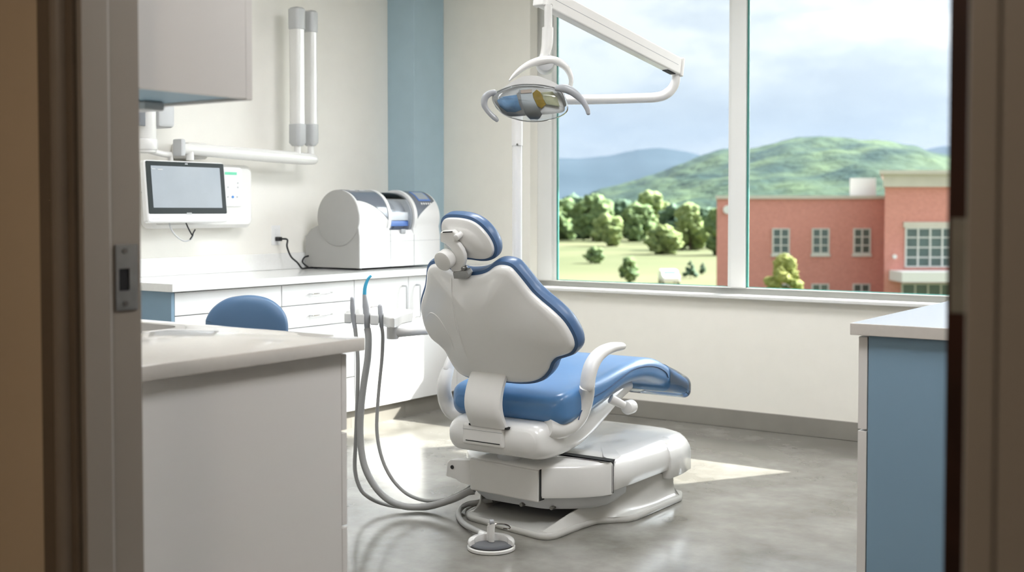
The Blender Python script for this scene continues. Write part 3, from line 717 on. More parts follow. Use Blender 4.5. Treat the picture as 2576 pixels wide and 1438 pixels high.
loft_y('plastic_cover', FS, M['film'], ch, n=5, r=.04)
# piping seams on the right flank and across
def seam(pts2, m=M['seam'], r=.0022): tubeo('seam', pts2, r, m, seat, n=6, sides=6)
for sgn in (1, -1):
    seam([(CX+sgn*.2855, 3.985, .455), (CX+sgn*.2865, 4.01, .49), (CX+sgn*.2855, 4.07, .522), (CX+sgn*.283, 4.20, .546), (CX+sgn*.276, 4.32, .572), (CX+sgn*.268, 4.45, .600), (CX+sgn*.263, 4.58, .602), (CX+sgn*.255, 4.70, .584), (CX+sgn*.244, 4.80, .55), (CX+sgn*.2395, 4.835, .52)])
# seat carrier body
BS = [(3.79, .205, .345, .42), (3.81, .222, .318, .440), (3.87, .232, .305, .452), (3.97, .236, .305, .452), (4.08, .236, .315, .452), (4.20, .230, .345, .472), (4.35, .215, .395, .505), (4.50, .195, .445, .535), (4.62, .175, .480, .53)]
body = loft_y('seat_carrier', BS, M['white'], ch, n=5, r=.05)
# rear cover detail
yr = 3.79
q0, q1 = P(*c7(228, 600), Y=yr), P(*c7(455, 640), Y=yr)
multi('rear_seam', [], M['gap'], None) if False else None
cov = box('rear_cover', q0.x-.01, q1.x+.012, 3.776, 3.80, .345, .432, M['white2'], ch, bev=.012, seg=3)
box('cover_slot', q0.x+.01, q1.x-.002, 3.7745, 3.777, .362, .3655, M['gap'], cov)
box('cover_seam', q0.x-.006, q1.x+.008, 3.7752, 3.777, .4085, .4098, M['grey'], cov)
box('strap_gap', xb0-.006, xb1+.006, 3.775, 3.812, .425, .433, M['gap'], ch)
# armrests
armx = -2.455
ap = [(737, 585), (800, 590), (870, 570), (925, 520), (960, 450), (978, 380), (985, 325)]
ap2 = [(985, 322), (993, 260), (1010, 200), (1040, 145), (1085, 105), (1140, 82), (1195, 75)]
def arm_pts(l, off0, off1):
    out = []
    for i, (x, y) in enumerate(l):
        t_ = i/(len(l)-1); X_ = armx-(off0+(off1-off0)*t_)
        out.append(P(*c7(x, y), X=X_))
    return out
lo = arm_pts(ap, .09, 0); up_ = arm_pts(ap2, 0, 0)
def mir(l): return [Vector((2*CX-p.x, p.y, p.z)) for p in l]
lxl = -3.115
lo2 = [P(x, y, X=lxl+dx) for x, y, dx in ((1185, 1050, .10), (1158, 1046, .06), (1134, 1030, .02), (1121, 1005, 0), (1117, 975, 0), (1121, 948, 0), (1127, 928, 0))]
up2_ = [P(x, y, X=lxl) for x, y in ((1127, 929), (1136, 905), (1150, 885), (1168, 868), (1190, 858), (1215, 852))]
for side, L1, L2, ks in (('r', lo, up_, 1.0), ('l', lo2, up2_, .84)):
    ar = tubeo('armrest', L1, [v*ks for v in (.038, .041, .041, .039, .036, .034, .032)], M['white'], ch, n=5, sides=24, flat=.8, up=(0, .7, .7) if False else None, round_end=False)
    tubeo('arm_pad', L2, [v*ks for v in (.0318, .032, .0325, .032, .031, .028, .022)][:len(L2)], M['white2'], ar, n=5, sides=24, flat=.75, round_end=True)
# side lever
la, lb = P(*c7(1130, 402), X=-2.50), P(*c7(1215, 445), X=-2.46)
tubeo('side_lever', [la, (la+lb)/2, lb], [.020, .018, .016], M['white2'], ch, n=3, sides=16)
kb = P(*c7(1245, 455), X=-2.46)
cyl('lever_knob', kb+Vector((.0, -.026, -.0)), kb+Vector((.0, .032, .0)), .030, M['white'], ch, sides=32, bev=.012)

# swivel
cyl('swivel', (CX-.02, 3.98, .255), (CX-.02, 3.98, .32), .07, M['ltgrey'], ch, bev=.004)
# base: rear lift body (Y 3.9 - 4.12, widening) and cover
def frz(z): return (Vector((0, 0, z)), Vector((1, 0, 0)), Vector((0, 1, 0)), Vector((0, 0, 1)))
def sym(half): return [Vector((CX+x, y)) for x, y in half]+[Vector((CX-x, y)) for x, y in reversed(half)]
lb_ = spline(sym([(.13, 3.90), (.165, 3.905), (.24, 3.96), (.31, 4.04), (.355, 4.12)]), 3, True)
lb_ = sym([(.12, 3.90), (.15, 3.902), (.17, 3.915), (.20, 3.938), (.25, 3.975), (.30, 4.025), (.34, 4.08), (.355, 4.1375)])
zl = .135
slab('lift_body', lb_, frz(zl), [(-.02, 0), (-.004, .004), (0, .015), (0, .118), (-.004, .128), (-.014, .135), (-.04, .140)], M['white'], ch, dome1=.012, smooth=35)
prism('rear_plate', [Vector((CX-.185, 3.894, zl-.005)), Vector((CX+.155, 3.894, zl-.012)), Vector((CX+.158, 3.894, .252)), Vector((CX-.19, 3.894, .262))], (0, .03, 0), M['white2'], ch, bev=.008, seg=3)
ear = prism('side_bracket', [P(*c7(x, y), Y=3.895) for x, y in ((103, 885), (108, 800), (130, 782), (250, 785), (262, 945), (190, 925), (165, 905))], (0, .05, 0), M['white2'], ch, bev=.005)
sc1 = P(*c7(144, 828), Y=3.895); cyl('screw', sc1, sc1+Vector((0, -.004, 0)), .008, M['gap'], ear, sides=20)
multi('body_gap', [(CX+.1588, CX+.1605, 3.897, 3.93, zl-.004, .256)], M['gap'], ch)
und = sym([(.11, 3.935), (.16, 3.945), (.25, 4.01), (.31, 4.08), (.33, 4.16), (.30, 4.4)])
slab('lift_underside', und, frz(.085), [(-.02, 0), (0, .02), (0, .06)], M['ltgrey'], ch)
for q in (-.05, .08): cyl('bolt', (CX+.10+q, 3.95+max(0, q)*.3, .095), (CX+.10+q, 3.925+max(0, q)*.3, .095), .008, M['screw'], ch, sides=12)
slab('housing_gap', sym([(.2, 4.131), (.354, 4.131), (.3545, 4.145), (.2, 4.145)]), frz(.142), [(0, 0), (0, .120), (-.03, .134)], M['gap'], ch)
# front housing
hp_ = sym([(.352, 4.142), (.362, 4.16), (.365, 4.3), (.365, 4.5)])
hp_ = [Vector((CX+.352, 4.14)), Vector((CX+.363, 4.16)), Vector((CX+.365, 4.3)), Vector((CX+.365, 4.45)), Vector((CX+.363, 4.60)), Vector((CX+.355, 4.74)), Vector((CX+.335, 4.83)), Vector((CX+.29, 4.90)), Vector((CX+.22, 4.94)), Vector((CX+.12, 4.955)),
       Vector((CX-.12, 4.955)), Vector((CX-.22, 4.94)), Vector((CX-.29, 4.90)), Vector((CX-.335, 4.83)), Vector((CX-.355, 4.74)), Vector((CX-.363, 4.60)), Vector((CX-.365, 4.45)), Vector((CX-.365, 4.3)), Vector((CX-.363, 4.16)), Vector((CX-.352, 4.14))]
slab('front_housing', hp_, frz(.150), [(-.01, 0), (0, .006), (0, .060), (-.006, .085), (-.018, .106), (-.038, .121), (-.07, .130)], M['white'], ch, dome1=.008, smooth=60)
# front cap, slightly lower and bigger, over the far end
fc = [Vector((CX+x, y)) for x, y in ((.345, 4.60), (.372, 4.61), (.372, 4.72), (.352, 4.84), (.30, 4.915), (.22, 4.957), (.12, 4.972), (-.12, 4.972), (-.22, 4.957), (-.30, 4.915), (-.352, 4.84), (-.372, 4.72), (-.372, 4.61), (-.345, 4.60))]
slab('front_cap', fc, frz(.112), [(-.01, 0), (0, .006), (0, .088), (-.006, .112), (-.018, .134), (-.040, .152), (-.075, .165)], M['white'], ch, dome1=.008, smooth=60)
# base plate with fairings
bp_ = [(.20, 3.822), (.238, 3.832), (.258, 3.87), (.262, 4.06), (.275, 4.15), (.325, 4.21), (.365, 4.25), (.378, 4.30), (.378, 4.70), (.34, 4.78), (.2, 4.82)]
bpo = [Vector((CX+x, y)) for x, y in bp_]+[Vector((CX-x, y)) for x, y in reversed([(.18, 3.893), (.212, 3.908), (.236, 3.95), (.256, 4.06)]+bp_[4:])]
slab('base_plate', bpo, frz(.0), [(-.004, 0), (0, .004), (0, .018), (-.006, .026)], M['baseplate'], ch, smooth=45)
def fairing(sg):
    S_ = [(3.85, .232, .206, .202, .0275, 1), (3.95, .250, .218, .210, .050, 1), (4.05, .257, .240, .230, .078, 1.1), (4.15, .272, .262, .25, .103, 1.2), (4.22, .333, .285, .27, .122, 1.6), (4.30, .368, .302, .285, .140, 2.2), (4.38, .370, .320, .30, .152, 2.5), (4.5, .370, .335, .31, .155, 2.5), (4.62, .370, .335, .31, .130, 2.4), (4.70, .368, .335, .31, .118, 2.4)]
    if sg < 0: S_ = [(3.94, .222, .203, .200, .0275, 1), (4.0, .238, .215, .208, .045, 1)]+S_[2:]
    bm = bmesh.new(); rs = []
    def sp(i): return [v.x for v in spline([Vector((s[i], 0, 0)) for s in S_], 5)]
    Y, A, B, D_, Z, PW = (sp(i) for i in range(6))
    for i in range(len(Y)):
        zt = max(Z[i], .0268); h = zt-.0258; p_ = max(1, PW[i]); q_ = 1+(p_-1)*.6
        row = [Vector((CX+sg*A[i], Y[i], .0252))]
        for k in range(1, 10):
            u_ = k/9; row.append(Vector((CX+sg*(A[i]+(B[i]-A[i])*(1-(1-u_)**q_)), Y[i], .0258+h*u_**p_)))
        row.append(Vector((CX+sg*(B[i]*.4+D_[i]*.6), Y[i], zt)))
        row.append(Vector((CX+sg*D_[i], Y[i], zt-.1*h)))
        row.append(Vector((CX+sg*(D_[i]-.035), Y[i], .0252)))
        rs.append(row)
    rings(bm, rs); fin(bm, 'base_fairing', M['baseplate'], ch, smooth=35)
fairing(1); fairing(-1)
box('base_core', CX-.22, CX+.22, 4.30, 4.75, .026, .15, M['dkgrey'], ch)

# ------------------------------------------------------------------ foot control
fc_ = P(1236, 1372, Z=.012)
fx, fy = fc_.x, fc_.y
t = thing('foot_control', 'round white foot pedal control on floor in front of the chair base', 'foot control', (fx, fy, 0))
def circ(r, n=48): return [Vector((fx+r*math.cos(2*math.pi*k/n), fy+r*math.sin(2*math.pi*k/n))) for k in range(n)]
slab('base_disc', circ(.091), frz(0), [(-.004, 0), (0, .003), (0, .012), (-.004, .015)], M['white2'], t)
slab('gap_ring', circ(.084), frz(.015), [(0, 0), (0, .004)], M['gap'], t)
slab('pad', circ(.083), frz(.0185), [(0, 0), (-.002, .005), (-.012, .008)], M['dkgrey'], t)
# white collar arc (open towards the camera)
bm = bmesh.new(); vd = math.atan2(-fy, -fx)
rs = []
for k in range(33):
    a = vd+math.radians(66)+(2*math.pi-math.radians(132))*k/32
    u_ = min(k, 32-k)/16; wd = .018+.056*min(1, u_*1.2)
    c_, s_ = math.cos(a), math.sin(a)
    def pt(r, z): return Vector((fx+r*c_, fy+r*s_, z))
    rs.append([pt(.089, .020), pt(.090, .028), pt(.086, .037), pt(.078, .042), pt(.089-wd, .044+.012*u_), pt(.087-wd, .038+.012*u_), pt(.087-wd, .018)])
rings(bm, rs); fin(bm, 'collar', M['white'], t, smooth=50)
st0 = Vector((fx, fy, .028))
tubeo('stem', [st0, st0+Vector((0, 0, .035)), st0+Vector((-.002, .004, .068))], [.013, .014, .016], M['white2'], t, n=3, sides=12, flat=.7)
cyl('stem_knob', st0+Vector((-.006, -.004, .074)), st0+Vector((.006, .008, .074)), .011, M['grey'], t, sides=20, bev=.003)
box('stem_cheek', fx-.016, fx-.008, fy-.008, fy+.012, .03, .088, M['white2'], t, bev=.003)
rvt = P(1282, 1325, f=(fc_.dot(Fv)))
hp3 = st0+Vector((0, .0, .062))
hd_ = Vector((rvt.x-hp3.x, rvt.y-hp3.y, 0))
tubeo('lever_hook', [hp3, hp3+hd_*.3+Vector((0, 0, .006)), hp3+hd_*.7+Vector((0, 0, .004)), hp3+hd_*1.0+Vector((0, 0, -.004)), hp3+hd_*.92+Vector((.004, .0, -.012)), hp3+hd_*.6+Vector((.004, 0, -.012))], .0035, M['chrome'], t, n=5, sides=8)
def gp(px, py, z): return P(px, py, Z=z)
cpts = [P(1212, 1340, Z=.03), gp(1190, 1330, .02), gp(1166, 1316, .013), gp(1154, 1297, .011), gp(1158, 1280, .014), gp(1175, 1268, .030), gp(1205, 1262, .045), gp(1240, 1256, .06)]
tubeo('hose', cpts, .0115, M['hose'], t, n=8, sides=14)
tubeo('cord', [gp(1170, 1293, .012), gp(1172, 1283, .014), gp(1190, 1272, .025), gp(1220, 1264, .040), gp(1245, 1258, .052)], .005, M['hose'], t, n=8, sides=10)
sk_ = P(1211, 1342, Z=.03)
tubeo('hose_socket', [sk_, sk_+(Vector((fx, fy, .03))-sk_)*.5], [.015, .02], M['white'], t, sides=16)

# ------------------------------------------------------------------ instrument holder and instruments
FD = 5.05
t = thing('instrument_holder', 'white instrument tray with three notched holders left of the chair back', 'instrument holder', P(960, 800, f=FD))
def hol(l, f, h, name, m, par, bev=.006):
    return prism(name, [P(x, y, f=f) for x, y in l], Fv*h, m, par, bev=bev, seg=3)
def topz(px, py, z): return P(px, py, Z=z)
# tray plate : polygon on horizontal plane
zt = P(975, 790, f=FD).z
tp = [(866, 787), (884, 788), (886, 782), (893, 782), (895, 789), (916, 790), (918, 783), (929, 784), (931, 791), (952, 792), (954, 786), (963, 786), (965, 794), (978, 798), (992, 799), (1003, 795), (1012, 789), (1037, 784), (1038, 777), (1005, 776), (960, 772), (925, 775), (890, 778), (870, 782)]
tpoly = [Vector((p.x, p.y)) for p in (P(x, y, Z=zt) for x, y in tp)]
if area(tpoly) < 0: tpoly = tpoly[::-1]
prism('tray', [Vector((p.x, p.y, zt-.044)) for p in tpoly], (0, 0, .044), M['white'], t, bev=.006, seg=3)
hub = P(988, 824, f=FD+.0)
cyl('swivel_hub', hub+Vector((0, 0, -.047)), hub+Vector((0, 0, .01)), .0255, M['white2'], t, bev=.003)
hub2 = P(988, 838, f=FD)
tubeo('support_arm', [hub2, P(1030, 834, f=FD), P(1080, 830, f=FD+.05), P(1150, 826, f=FD+.15), P(1230, 826, f=FD+.32), P(1290, 826, f=FD+.53)], .019, M['white2'], t, n=4, sides=18)

def inst(name, label, cat, body, hose, bm_, tip=None):
    t = thing(name, label, cat, body[0][0])
    pts = [b[0] for b in body]; rr = [b[1] for b in body]
    tubeo('handpiece', pts, rr, bm_, t, n=4, sides=16, round_end=True)
    if tip: tubeo('tip', tip[0], tip[1], tip[2], t, n=6, sides=12)
    tubeo('hose', hose[0], hose[1], M['hose'], t, n=8, sides=14)
    return t
def f5(l, f0, f1=None):
    f1 = f0 if f1 is None else f1; n_ = len(l)
    return [P(x, y, f=f0+(f1-f0)*i/(n_-1)) for i, (x, y) in enumerate(l)]
fh = FD+.03
b1 = f5([(893, 824), (889, 800), (887, 775), (886, 750)], fh); b2 = f5([(924, 826), (922, 795), (920, 770), (917, 742)], fh); b3 = f5([(960, 820), (958, 798), (957, 784), (956, 770)], fh)
endp = P(1190, 1236, f=4.96)
inst('saliva_ejector', 'short dark grey handpiece standing in the first notch of instrument tray', 'dental instrument', list(zip(b1, (.009, .010, .011, .008))),
     (f5([(893, 822), (896, 850), (900, 900), (900, 960), (898, 1030), (895, 1110), (893, 1180), (905, 1225), (925, 1248), (960, 1265), (1010, 1275), (1070, 1278), (1130, 1262), (1170, 1243), (1194, 1238)], fh, 5.03), .0085), M['grey'])
inst('suction_handpiece', 'grey suction handpiece with long blue curved tip on the instrument tray', 'dental instrument', list(zip(b2, (.012, .014, .014, .009))),
     (f5([(924, 826), (927, 850), (925, 900), (916, 960), (909, 1020), (906, 1080), (910, 1140), (922, 1185), (945, 1225), (975, 1255), (1010, 1271), (1045, 1275), (1090, 1270), (1140, 1255), (1175, 1238), (1192, 1230)], fh, 4.94), .0145), M['grey'],
     tip=(f5([(917, 742), (918, 725), (922, 710), (928, 699), (934, 693)], fh), [.0085, .008, .007, .006, .005], M['cyan']))
inst('air_water_syringe', 'stubby grey syringe handpiece on instrument tray nearest the swivel hub', 'dental instrument', list(zip(b3, (.009, .010, .011, .010))),
     (f5([(960, 820), (963, 845), (961, 900), (955, 960), (950, 1020), (948, 1080), (955, 1130), (970, 1175), (995, 1215), (1030, 1245), (1075, 1259), (1120, 1255), (1160, 1238), (1186, 1222)], fh, 4.99), .0075), M['grey'],
     tip=(f5([(956, 774), (948, 770), (938, 771), (932, 773)], fh), [.003, .003, .0025, .002], M['chrome']))

# ------------------------------------------------------------------ stool
sb_ = P(622, 790, f=4.7)
t = thing('dental_stool', 'blue upholstered operator stool behind the cream sink countertop', 'stool', (sb_.x, sb_.y, 0))
dv = (Vector((-sb_.x, -sb_.y, 0))).normalized(); rv = Vector((-dv.y, dv.x, 0))*-1
rv = Rv.copy(); dv = -Fv.copy()
SF = (Vector((sb_.x, sb_.y, 0)), rv, Vector((0, 0, 1)), dv)
sbp = []
for x, y in ((517, 812), (519, 800), (530, 780), (548, 763), (572, 750), (600, 744), (632, 742), (665, 747), (692, 760), (712, 780), (722, 800), (725, 825), (722, 860), (705, 885), (670, 897), (620, 900), (565, 895), (530, 875), (517, 845)):
    sbp.append(onplane(x, y, SF))
sbp = spline(sbp, 4, True)
slab('backrest', sbp, SF, [(-.03, -.028), (-.008, -.02), (0, 0), (-.008, .02), (-.03, .028)], M['stool'], t, dome0=-.006, dome1=.008, smooth=60)
sc0 = Vector((sb_.x, sb_.y, 0))+Fv*.22
def circ2(c, r, n=40): return [Vector((c.x+r*math.cos(2*math.pi*k/n), c.y+r*math.sin(2*math.pi*k/n))) for k in range(n)]
slab('seat', circ2(sc0, .19), frz(.50), [(-.03, 0), (0, .02), (0, .05), (-.03, .075)], M['stool'], t, smooth=60)
tubeo('back_stem', [Vector((sb_.x, sb_.y, .80))+dv*-.024, Vector((sb_.x, sb_.y, .60))+dv*.0, Vector((sb_.x, sb_.y, .485))+Fv*.05, Vector((sb_.x, sb_.y, .49))+Fv*.16], .012, M['chrome'], t, n=6, sides=12)
cyl('gas_lift', (sc0.x, sc0.y, .10), (sc0.x, sc0.y, .50), .024, M['chrome'], t)
for k in range(5):
    a = 2*math.pi*k/5; dd = Vector((math.cos(a), math.sin(a), 0))
    lg = tubeo('leg', [sc0+Vector((0, 0, .11)), sc0+dd*.12+Vector((0, 0, .10)), sc0+dd*.24+Vector((0, 0, .075))], [.022, .018, .012], M['chrome'], t, n=3, sides=12)
    e_ = sc0+dd*.24; pp = Vector((-dd.y, dd.x, 0))
    cyl('caster', e_+Vector((0, 0, .03))-pp*.015, e_+Vector((0, 0, .03))+pp*.015, .03, M['black'], lg, sides=24, bev=.004)
    cyl('caster_pin', e_+Vector((0, 0, .03)), e_+Vector((0, 0, .075)), .008, M['chrome'], lg, sides=12)

# ------------------------------------------------------------------ dental light
fp = 5.62
pb = P(1301, 600, f=fp)
t = thing('dental_light', 'white dental operating light on a jointed arm and tall post above the chair', 'dental light', (pb.x, pb.y, 0))
ztp = P(1301, 235, f=fp).z
cyl('post', (pb.x, pb.y, .02), (pb.x, pb.y, ztp), .0235, M['white'], t)
cyl('post_foot', (pb.x, pb.y, 0), (pb.x, pb.y, .025), .060, M['white2'], t, bev=.006)
zr = P(1301, 364, f=fp).z
cyl('post_screw', Vector((pb.x, pb.y, zr))-Fv*.021, Vector((pb.x, pb.y, zr))-Fv*.027, .005, M['screw'], t, sides=12)
tubeo('post_collar', [(pb.x, pb.y, zr-.004), (pb.x, pb.y, ztp+.01)], .0262, M['white2'], t, sides=28)
ha = [P(1301, 252, f=fp), P(1400, 251, f=fp-.01), P(1500, 250, f=fp-.03), P(1600, 247, f=fp-.05), P(1655, 244, f=fp-.06), P(1682, 232, f=fp-.06), P(1698, 210, f=fp-.06), P(1702, 186, f=fp-.06)]
tubeo('swing_arm', ha, [.0225]*5+[.023, .021, .018], M['white2'], t, n=5, sides=22)
# spring arm (box section)
A0, A1 = P(1703, 168, f=fp-.06), P(1366, -8, f=4.75)
dd = (A1-A0).normalized(); up2 = (Vector((0, 0, 1))-dd*dd.z).normalized(); sd2 = dd.cross(up2)
def arm_box(name, a, b, h, w_, m, par, bev=.006, o_=0):
    pts = [a+up2*(h/2+o_)+sd2*w_/2, a+up2*(h/2+o_)-sd2*w_/2, a-up2*(h/2-o_)-sd2*w_/2, a-up2*(h/2-o_)+sd2*w_/2]
    return prism(name, pts, b-a, m, par, bev=bev, seg=3)
sa = arm_box('spring_arm', A0+dd*.0, A1+dd*.0, .082, .05, M['white2'], t, .008)
arm_box('arm_groove', A0+dd*.03, A1, .0022, .0512, M['grey'], sa, 0, o_=.0)
arm_box('arm_end_cap', A0-dd*.022, A0+dd*.002, .088, .056, M['white2'], sa, .006)
arm_box('arm_top_cap', A1+dd*.0, A1+dd*.028, .088, .056, M['white2'], sa, .006)
for q, k in ((.075, -.030), (.10, .005)):
    c = A1-dd*(q-.05)+up2*k-sd2*.0; s_ = -1 if sd2.dot(Fv) > 0 else 1
    cyl('arm_screw', c+sd2*s_*.025, c+sd2*s_*.0285, .006, M['screw'], sa, sides=16)
sl_ = A0+dd*.06-up2*.038
arm_box('arm_slot', A0+dd*.03, A0+dd*.10, .012, .03, M['gap'], sa, 0, o_=-.038)
# drop tube
fl = 4.72
tubeo('drop_tube', f5([(1379, 12), (1379, 72)], fl), .0155, M['white2'], t, sides=22)
tubeo('joint_sleeve', f5([(1378, 70), (1377, 105), (1375, 120), (1370, 140), (1365, 150)], fl, fl-.02), [.0225, .0225, .021, .019, .018], M['white2'], t, n=4, sides=24)
# yoke: band arc
yk = [(1281, 203), (1293, 190), (1312, 174), (1335, 161), (1360, 153), (1385, 151), (1405, 156), (1422, 168), (1433, 185), (1437, 203), (1434, 220)]
tubeo('yoke', f5(yk, fl-.06, fl+.02), [.006, .013, .020, .025, .028, .028, .026, .022, .018, .015, .013], M['white'], t, n=5, sides=16, flat=.62, up=tuple(Fv))
hg = P(1372, 165, f=fl-.0)
cyl('yoke_hub', hg+Fv*-.035+Vector((0, 0, .01)), hg+Fv*.035, .036, M['ltgrey'], t, bev=.01)
# lamp head
hc = P(1332, 252, f=fl-.06)
def hpt(px, py, df=0): return P(px, py, f=fl-.06+df)
HFm = (hc, Rv, Vector((0, 0, 1)), Fv)
rim = [(1238, 247), (1250, 232), (1275, 220), (1305, 213), (1338, 212), (1370, 215), (1398, 222), (1415, 235), (1425, 258), (1428, 275), (1418, 288), (1395, 298), (1365, 305), (1330, 306), (1298, 300), (1270, 290), (1250, 272)]
rim2 = spline([onplane(x, y, HFm) for x, y in rim], 4, True)
hd0 = thing('x', 'x', 'x'); bpy.data.objects.remove(hd0)
shellp = spline([onplane(x, y, HFm) for x, y in ((1238, 246), (1252, 230), (1275, 214), (1300, 198), (1322, 190), (1350, 190), (1372, 197), (1395, 207), (1412, 220), (1425, 250), (1424, 266), (1396, 280), (1340, 286), (1280, 280), (1250, 266))], 4, True)
lampshell = slab('lamp_housing', shellp, HFm, [(-.06, .075), (-.03, .07), (-.010, .05), (0, .025), (0, .008)], M['white'], t, dome0=.015, smooth=60)
# dark-edged bowl interior + reflectors
multi('x', [], M['gap']) if False else None
innerp = spline([onplane(x, y, HFm) for x, y in ((1243, 250), (1262, 232), (1300, 219), (1345, 217), (1395, 228), (1412, 248), (1420, 278), (1390, 286), (1330, 290), (1275, 292), (1255, 272))], 4, True)
slab('lamp_bowl', innerp, HFm, [(-.004, .007), (0, .003), (0, -.002), (-.006, -.004)], M['white2'], t, smooth=50)
def face(name, l, m, d0, th_=.004, par=None):
    pts = [P(x, y, f=fl-.06+d0) for x, y in l]; return prism(name, pts, Fv*th_, m, par or t, bev=.001)
face('blue_mirror', [(1250, 252), (1264, 243), (1300, 238), (1306, 262), (1312, 276), (1296, 282), (1275, 281), (1258, 268)], M['bluemirror'], -.014)
face('centre_column', [(1306, 224), (1336, 224), (1342, 248), (1352, 268), (1364, 287), (1358, 297), (1350, 302), (1336, 302), (1322, 288), (1314, 262)], mat('pale_grey_column', (.66, .70, .72), .35, noise_amt=.03), -.030, .022)
face('amber_mirror', [(1340, 234), (1350, 225), (1360, 232), (1370, 256), (1374, 262), (1362, 273), (1352, 266), (1342, 246)], M['amber'], -.018, .01)
face('yellow_mirror', [(1362, 232), (1390, 230), (1402, 246), (1408, 268), (1374, 262), (1366, 248)], M['yelglass'], -.016, .008)
face('peach_reflector', [(1309, 226), (1338, 224), (1338, 233), (1310, 235)], mat('peach_reflector', (.75, .62, .52), .2, noise_amt=.1), -.033, .004)
slab('clear_shield', rim2, HFm, [(.0, 0), (.002, -.006), (-.004, -.026), (-.018, -.042), (-.035, -.052)], M['clear'], t, dome1=-.006, smooth=60)
tubeo('shield_rim', [HFm[0]+Rv*p.x+Vector((0, 0, p.y)) for p in offset(rim2, .001)]+[HFm[0]+Rv*rim2[0].x+Vector((0, 0, rim2[0].y))], .0018, M['ltgrey'], t, sides=8)
g1_ = f5([(1244, 232), (1230, 236), (1220, 246), (1218, 262), (1224, 275), (1235, 288), (1244, 296), (1250, 302)], fl-.10)
h1 = tubeo('handle', g1_, [.010, .013, .0135, .012, .010, .010, .0105, .008], M['grey'], t, n=4, sides=18, flat=.8, round_end=True)
g2_ = f5([(1402, 222), (1418, 222), (1435, 228), (1452, 240), (1464, 252), (1472, 264), (1478, 276), (1480, 285)], fl-.10)
h2 = tubeo('handle', g2_, [.012, .0165, .0165, .0145, .012, .0105, .0095, .008], M['grey'], t, n=4, sides=18, flat=.8, round_end=True)

# ------------------------------------------------------------------ outdoors
random.seed(4)
GZ = -6.0
def leafmat(name, a, b, sc_=1.2): return mat(name, a, .85, noise_amt=.5, noise_scale=sc_, col2=b, spec=.2)
ML = [leafmat('leaf_a', (.17, .23, .09), (.075, .125, .06)), leafmat('leaf_b', (.26, .31, .12), (.12, .17, .075)), leafmat('leaf_c', (.11, .17, .105), (.05, .09, .065))]  # leaf colours lightened and evened in place of haze on the trees
M['yleaf'] = leafmat('yellow_green_leaves', (.34, .34, .11), (.17, .21, .06))
M['bark'] = mat('bark', (.10, .075, .05), .9, noise_amt=.4, noise_scale=3)
M['field'] = mat('dry_grass_field', (.115, .118, .062), .9, noise_amt=.3, noise_scale=.03, col2=(.075, .088, .042), spec=.1)
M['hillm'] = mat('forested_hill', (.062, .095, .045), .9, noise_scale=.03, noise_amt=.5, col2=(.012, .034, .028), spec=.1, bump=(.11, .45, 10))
M['hillf'] = mat('far_mountain_haze_blue', (.04, .062, .08), .95, noise_scale=.004, noise_amt=.3, col2=(.025, .045, .06), spec=.05)  # blue of the distance haze mixed into the base colour
def quad(name, pts, m):
    bm = bmesh.new(); bm.faces.new([bm.verts.new(p) for p in pts]); return fin(bm, name, m, smooth=0)
struct(quad('ground', [O(-900, 10, GZ), O(1800, 10, GZ), O(1800, 3200, GZ), O(-900, 3200, GZ)], M['field']), 'pale green grass field outside the window')
def ridge(name, prof_, D0, D1, m, rough, label, freq):
    bm = bmesh.new(); cols = []
    x = prof_[0][0]; xs = []
    while x <= prof_[-1][0]: xs.append(x); x += 8
    def hgt(px):
        for (a, ya), (b, yb) in zip(prof_, prof_[1:]):
            if a <= px <= b:
                u_ = (px-a)/(b-a); u_ = u_*u_*(3-2*u_)*.5+u_*.5; return ya+(yb-ya)*u_
        return prof_[-1][1]
    nr = 26
    for px in xs:
        z1 = CH-(hgt(px)-HZ)*D1/FPX; col = []
        for k in range(nr+8):
            u_ = k/nr
            if u_ <= 1: f = D0+(D1-D0)*u_; z = GZ-2+(z1-GZ+2)*math.sin(u_*math.pi/2)**1.15
            else: f = D1+(D1-D0)*(u_-1)*1.5; z = z1-(z1-GZ)*(u_-1)**1.3*1.2
            r = (px-1288)/FPX*D1*(.75+.25*min(1, u_))
            q = O(r, f, z)
            z += rough*(noise.noise(q*freq)+.5*noise.noise(q*freq*2.7))*min(1, u_*3)
            col.append(bm.verts.new((q.x, q.y, z)))
        cols.append(col)
    for a, b in zip(cols, cols[1:]):
        for k in range(nr+7): bm.faces.new((a[k], b[k], b[k+1], a[k+1]))
    o = fin(bm, name, m, smooth=180); return struct(o, label)
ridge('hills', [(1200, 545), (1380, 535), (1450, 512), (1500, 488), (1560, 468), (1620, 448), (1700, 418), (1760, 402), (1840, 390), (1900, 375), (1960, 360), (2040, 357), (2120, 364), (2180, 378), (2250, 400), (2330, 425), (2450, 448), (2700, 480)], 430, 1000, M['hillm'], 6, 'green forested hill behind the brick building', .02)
ridge('mountains', [(900, 440), (1200, 420), (1390, 402), (1450, 404), (1520, 396), (1590, 383), (1640, 380), (1700, 385), (1750, 395), (1820, 402), (1950, 410), (2150, 415), (2230, 402), (2290, 386), (2350, 373), (2450, 368), (2600, 380), (2900, 420)], 1300, 2300, M['hillf'], 7, 'distant mountain ridge with haze blue in its colour', .004)

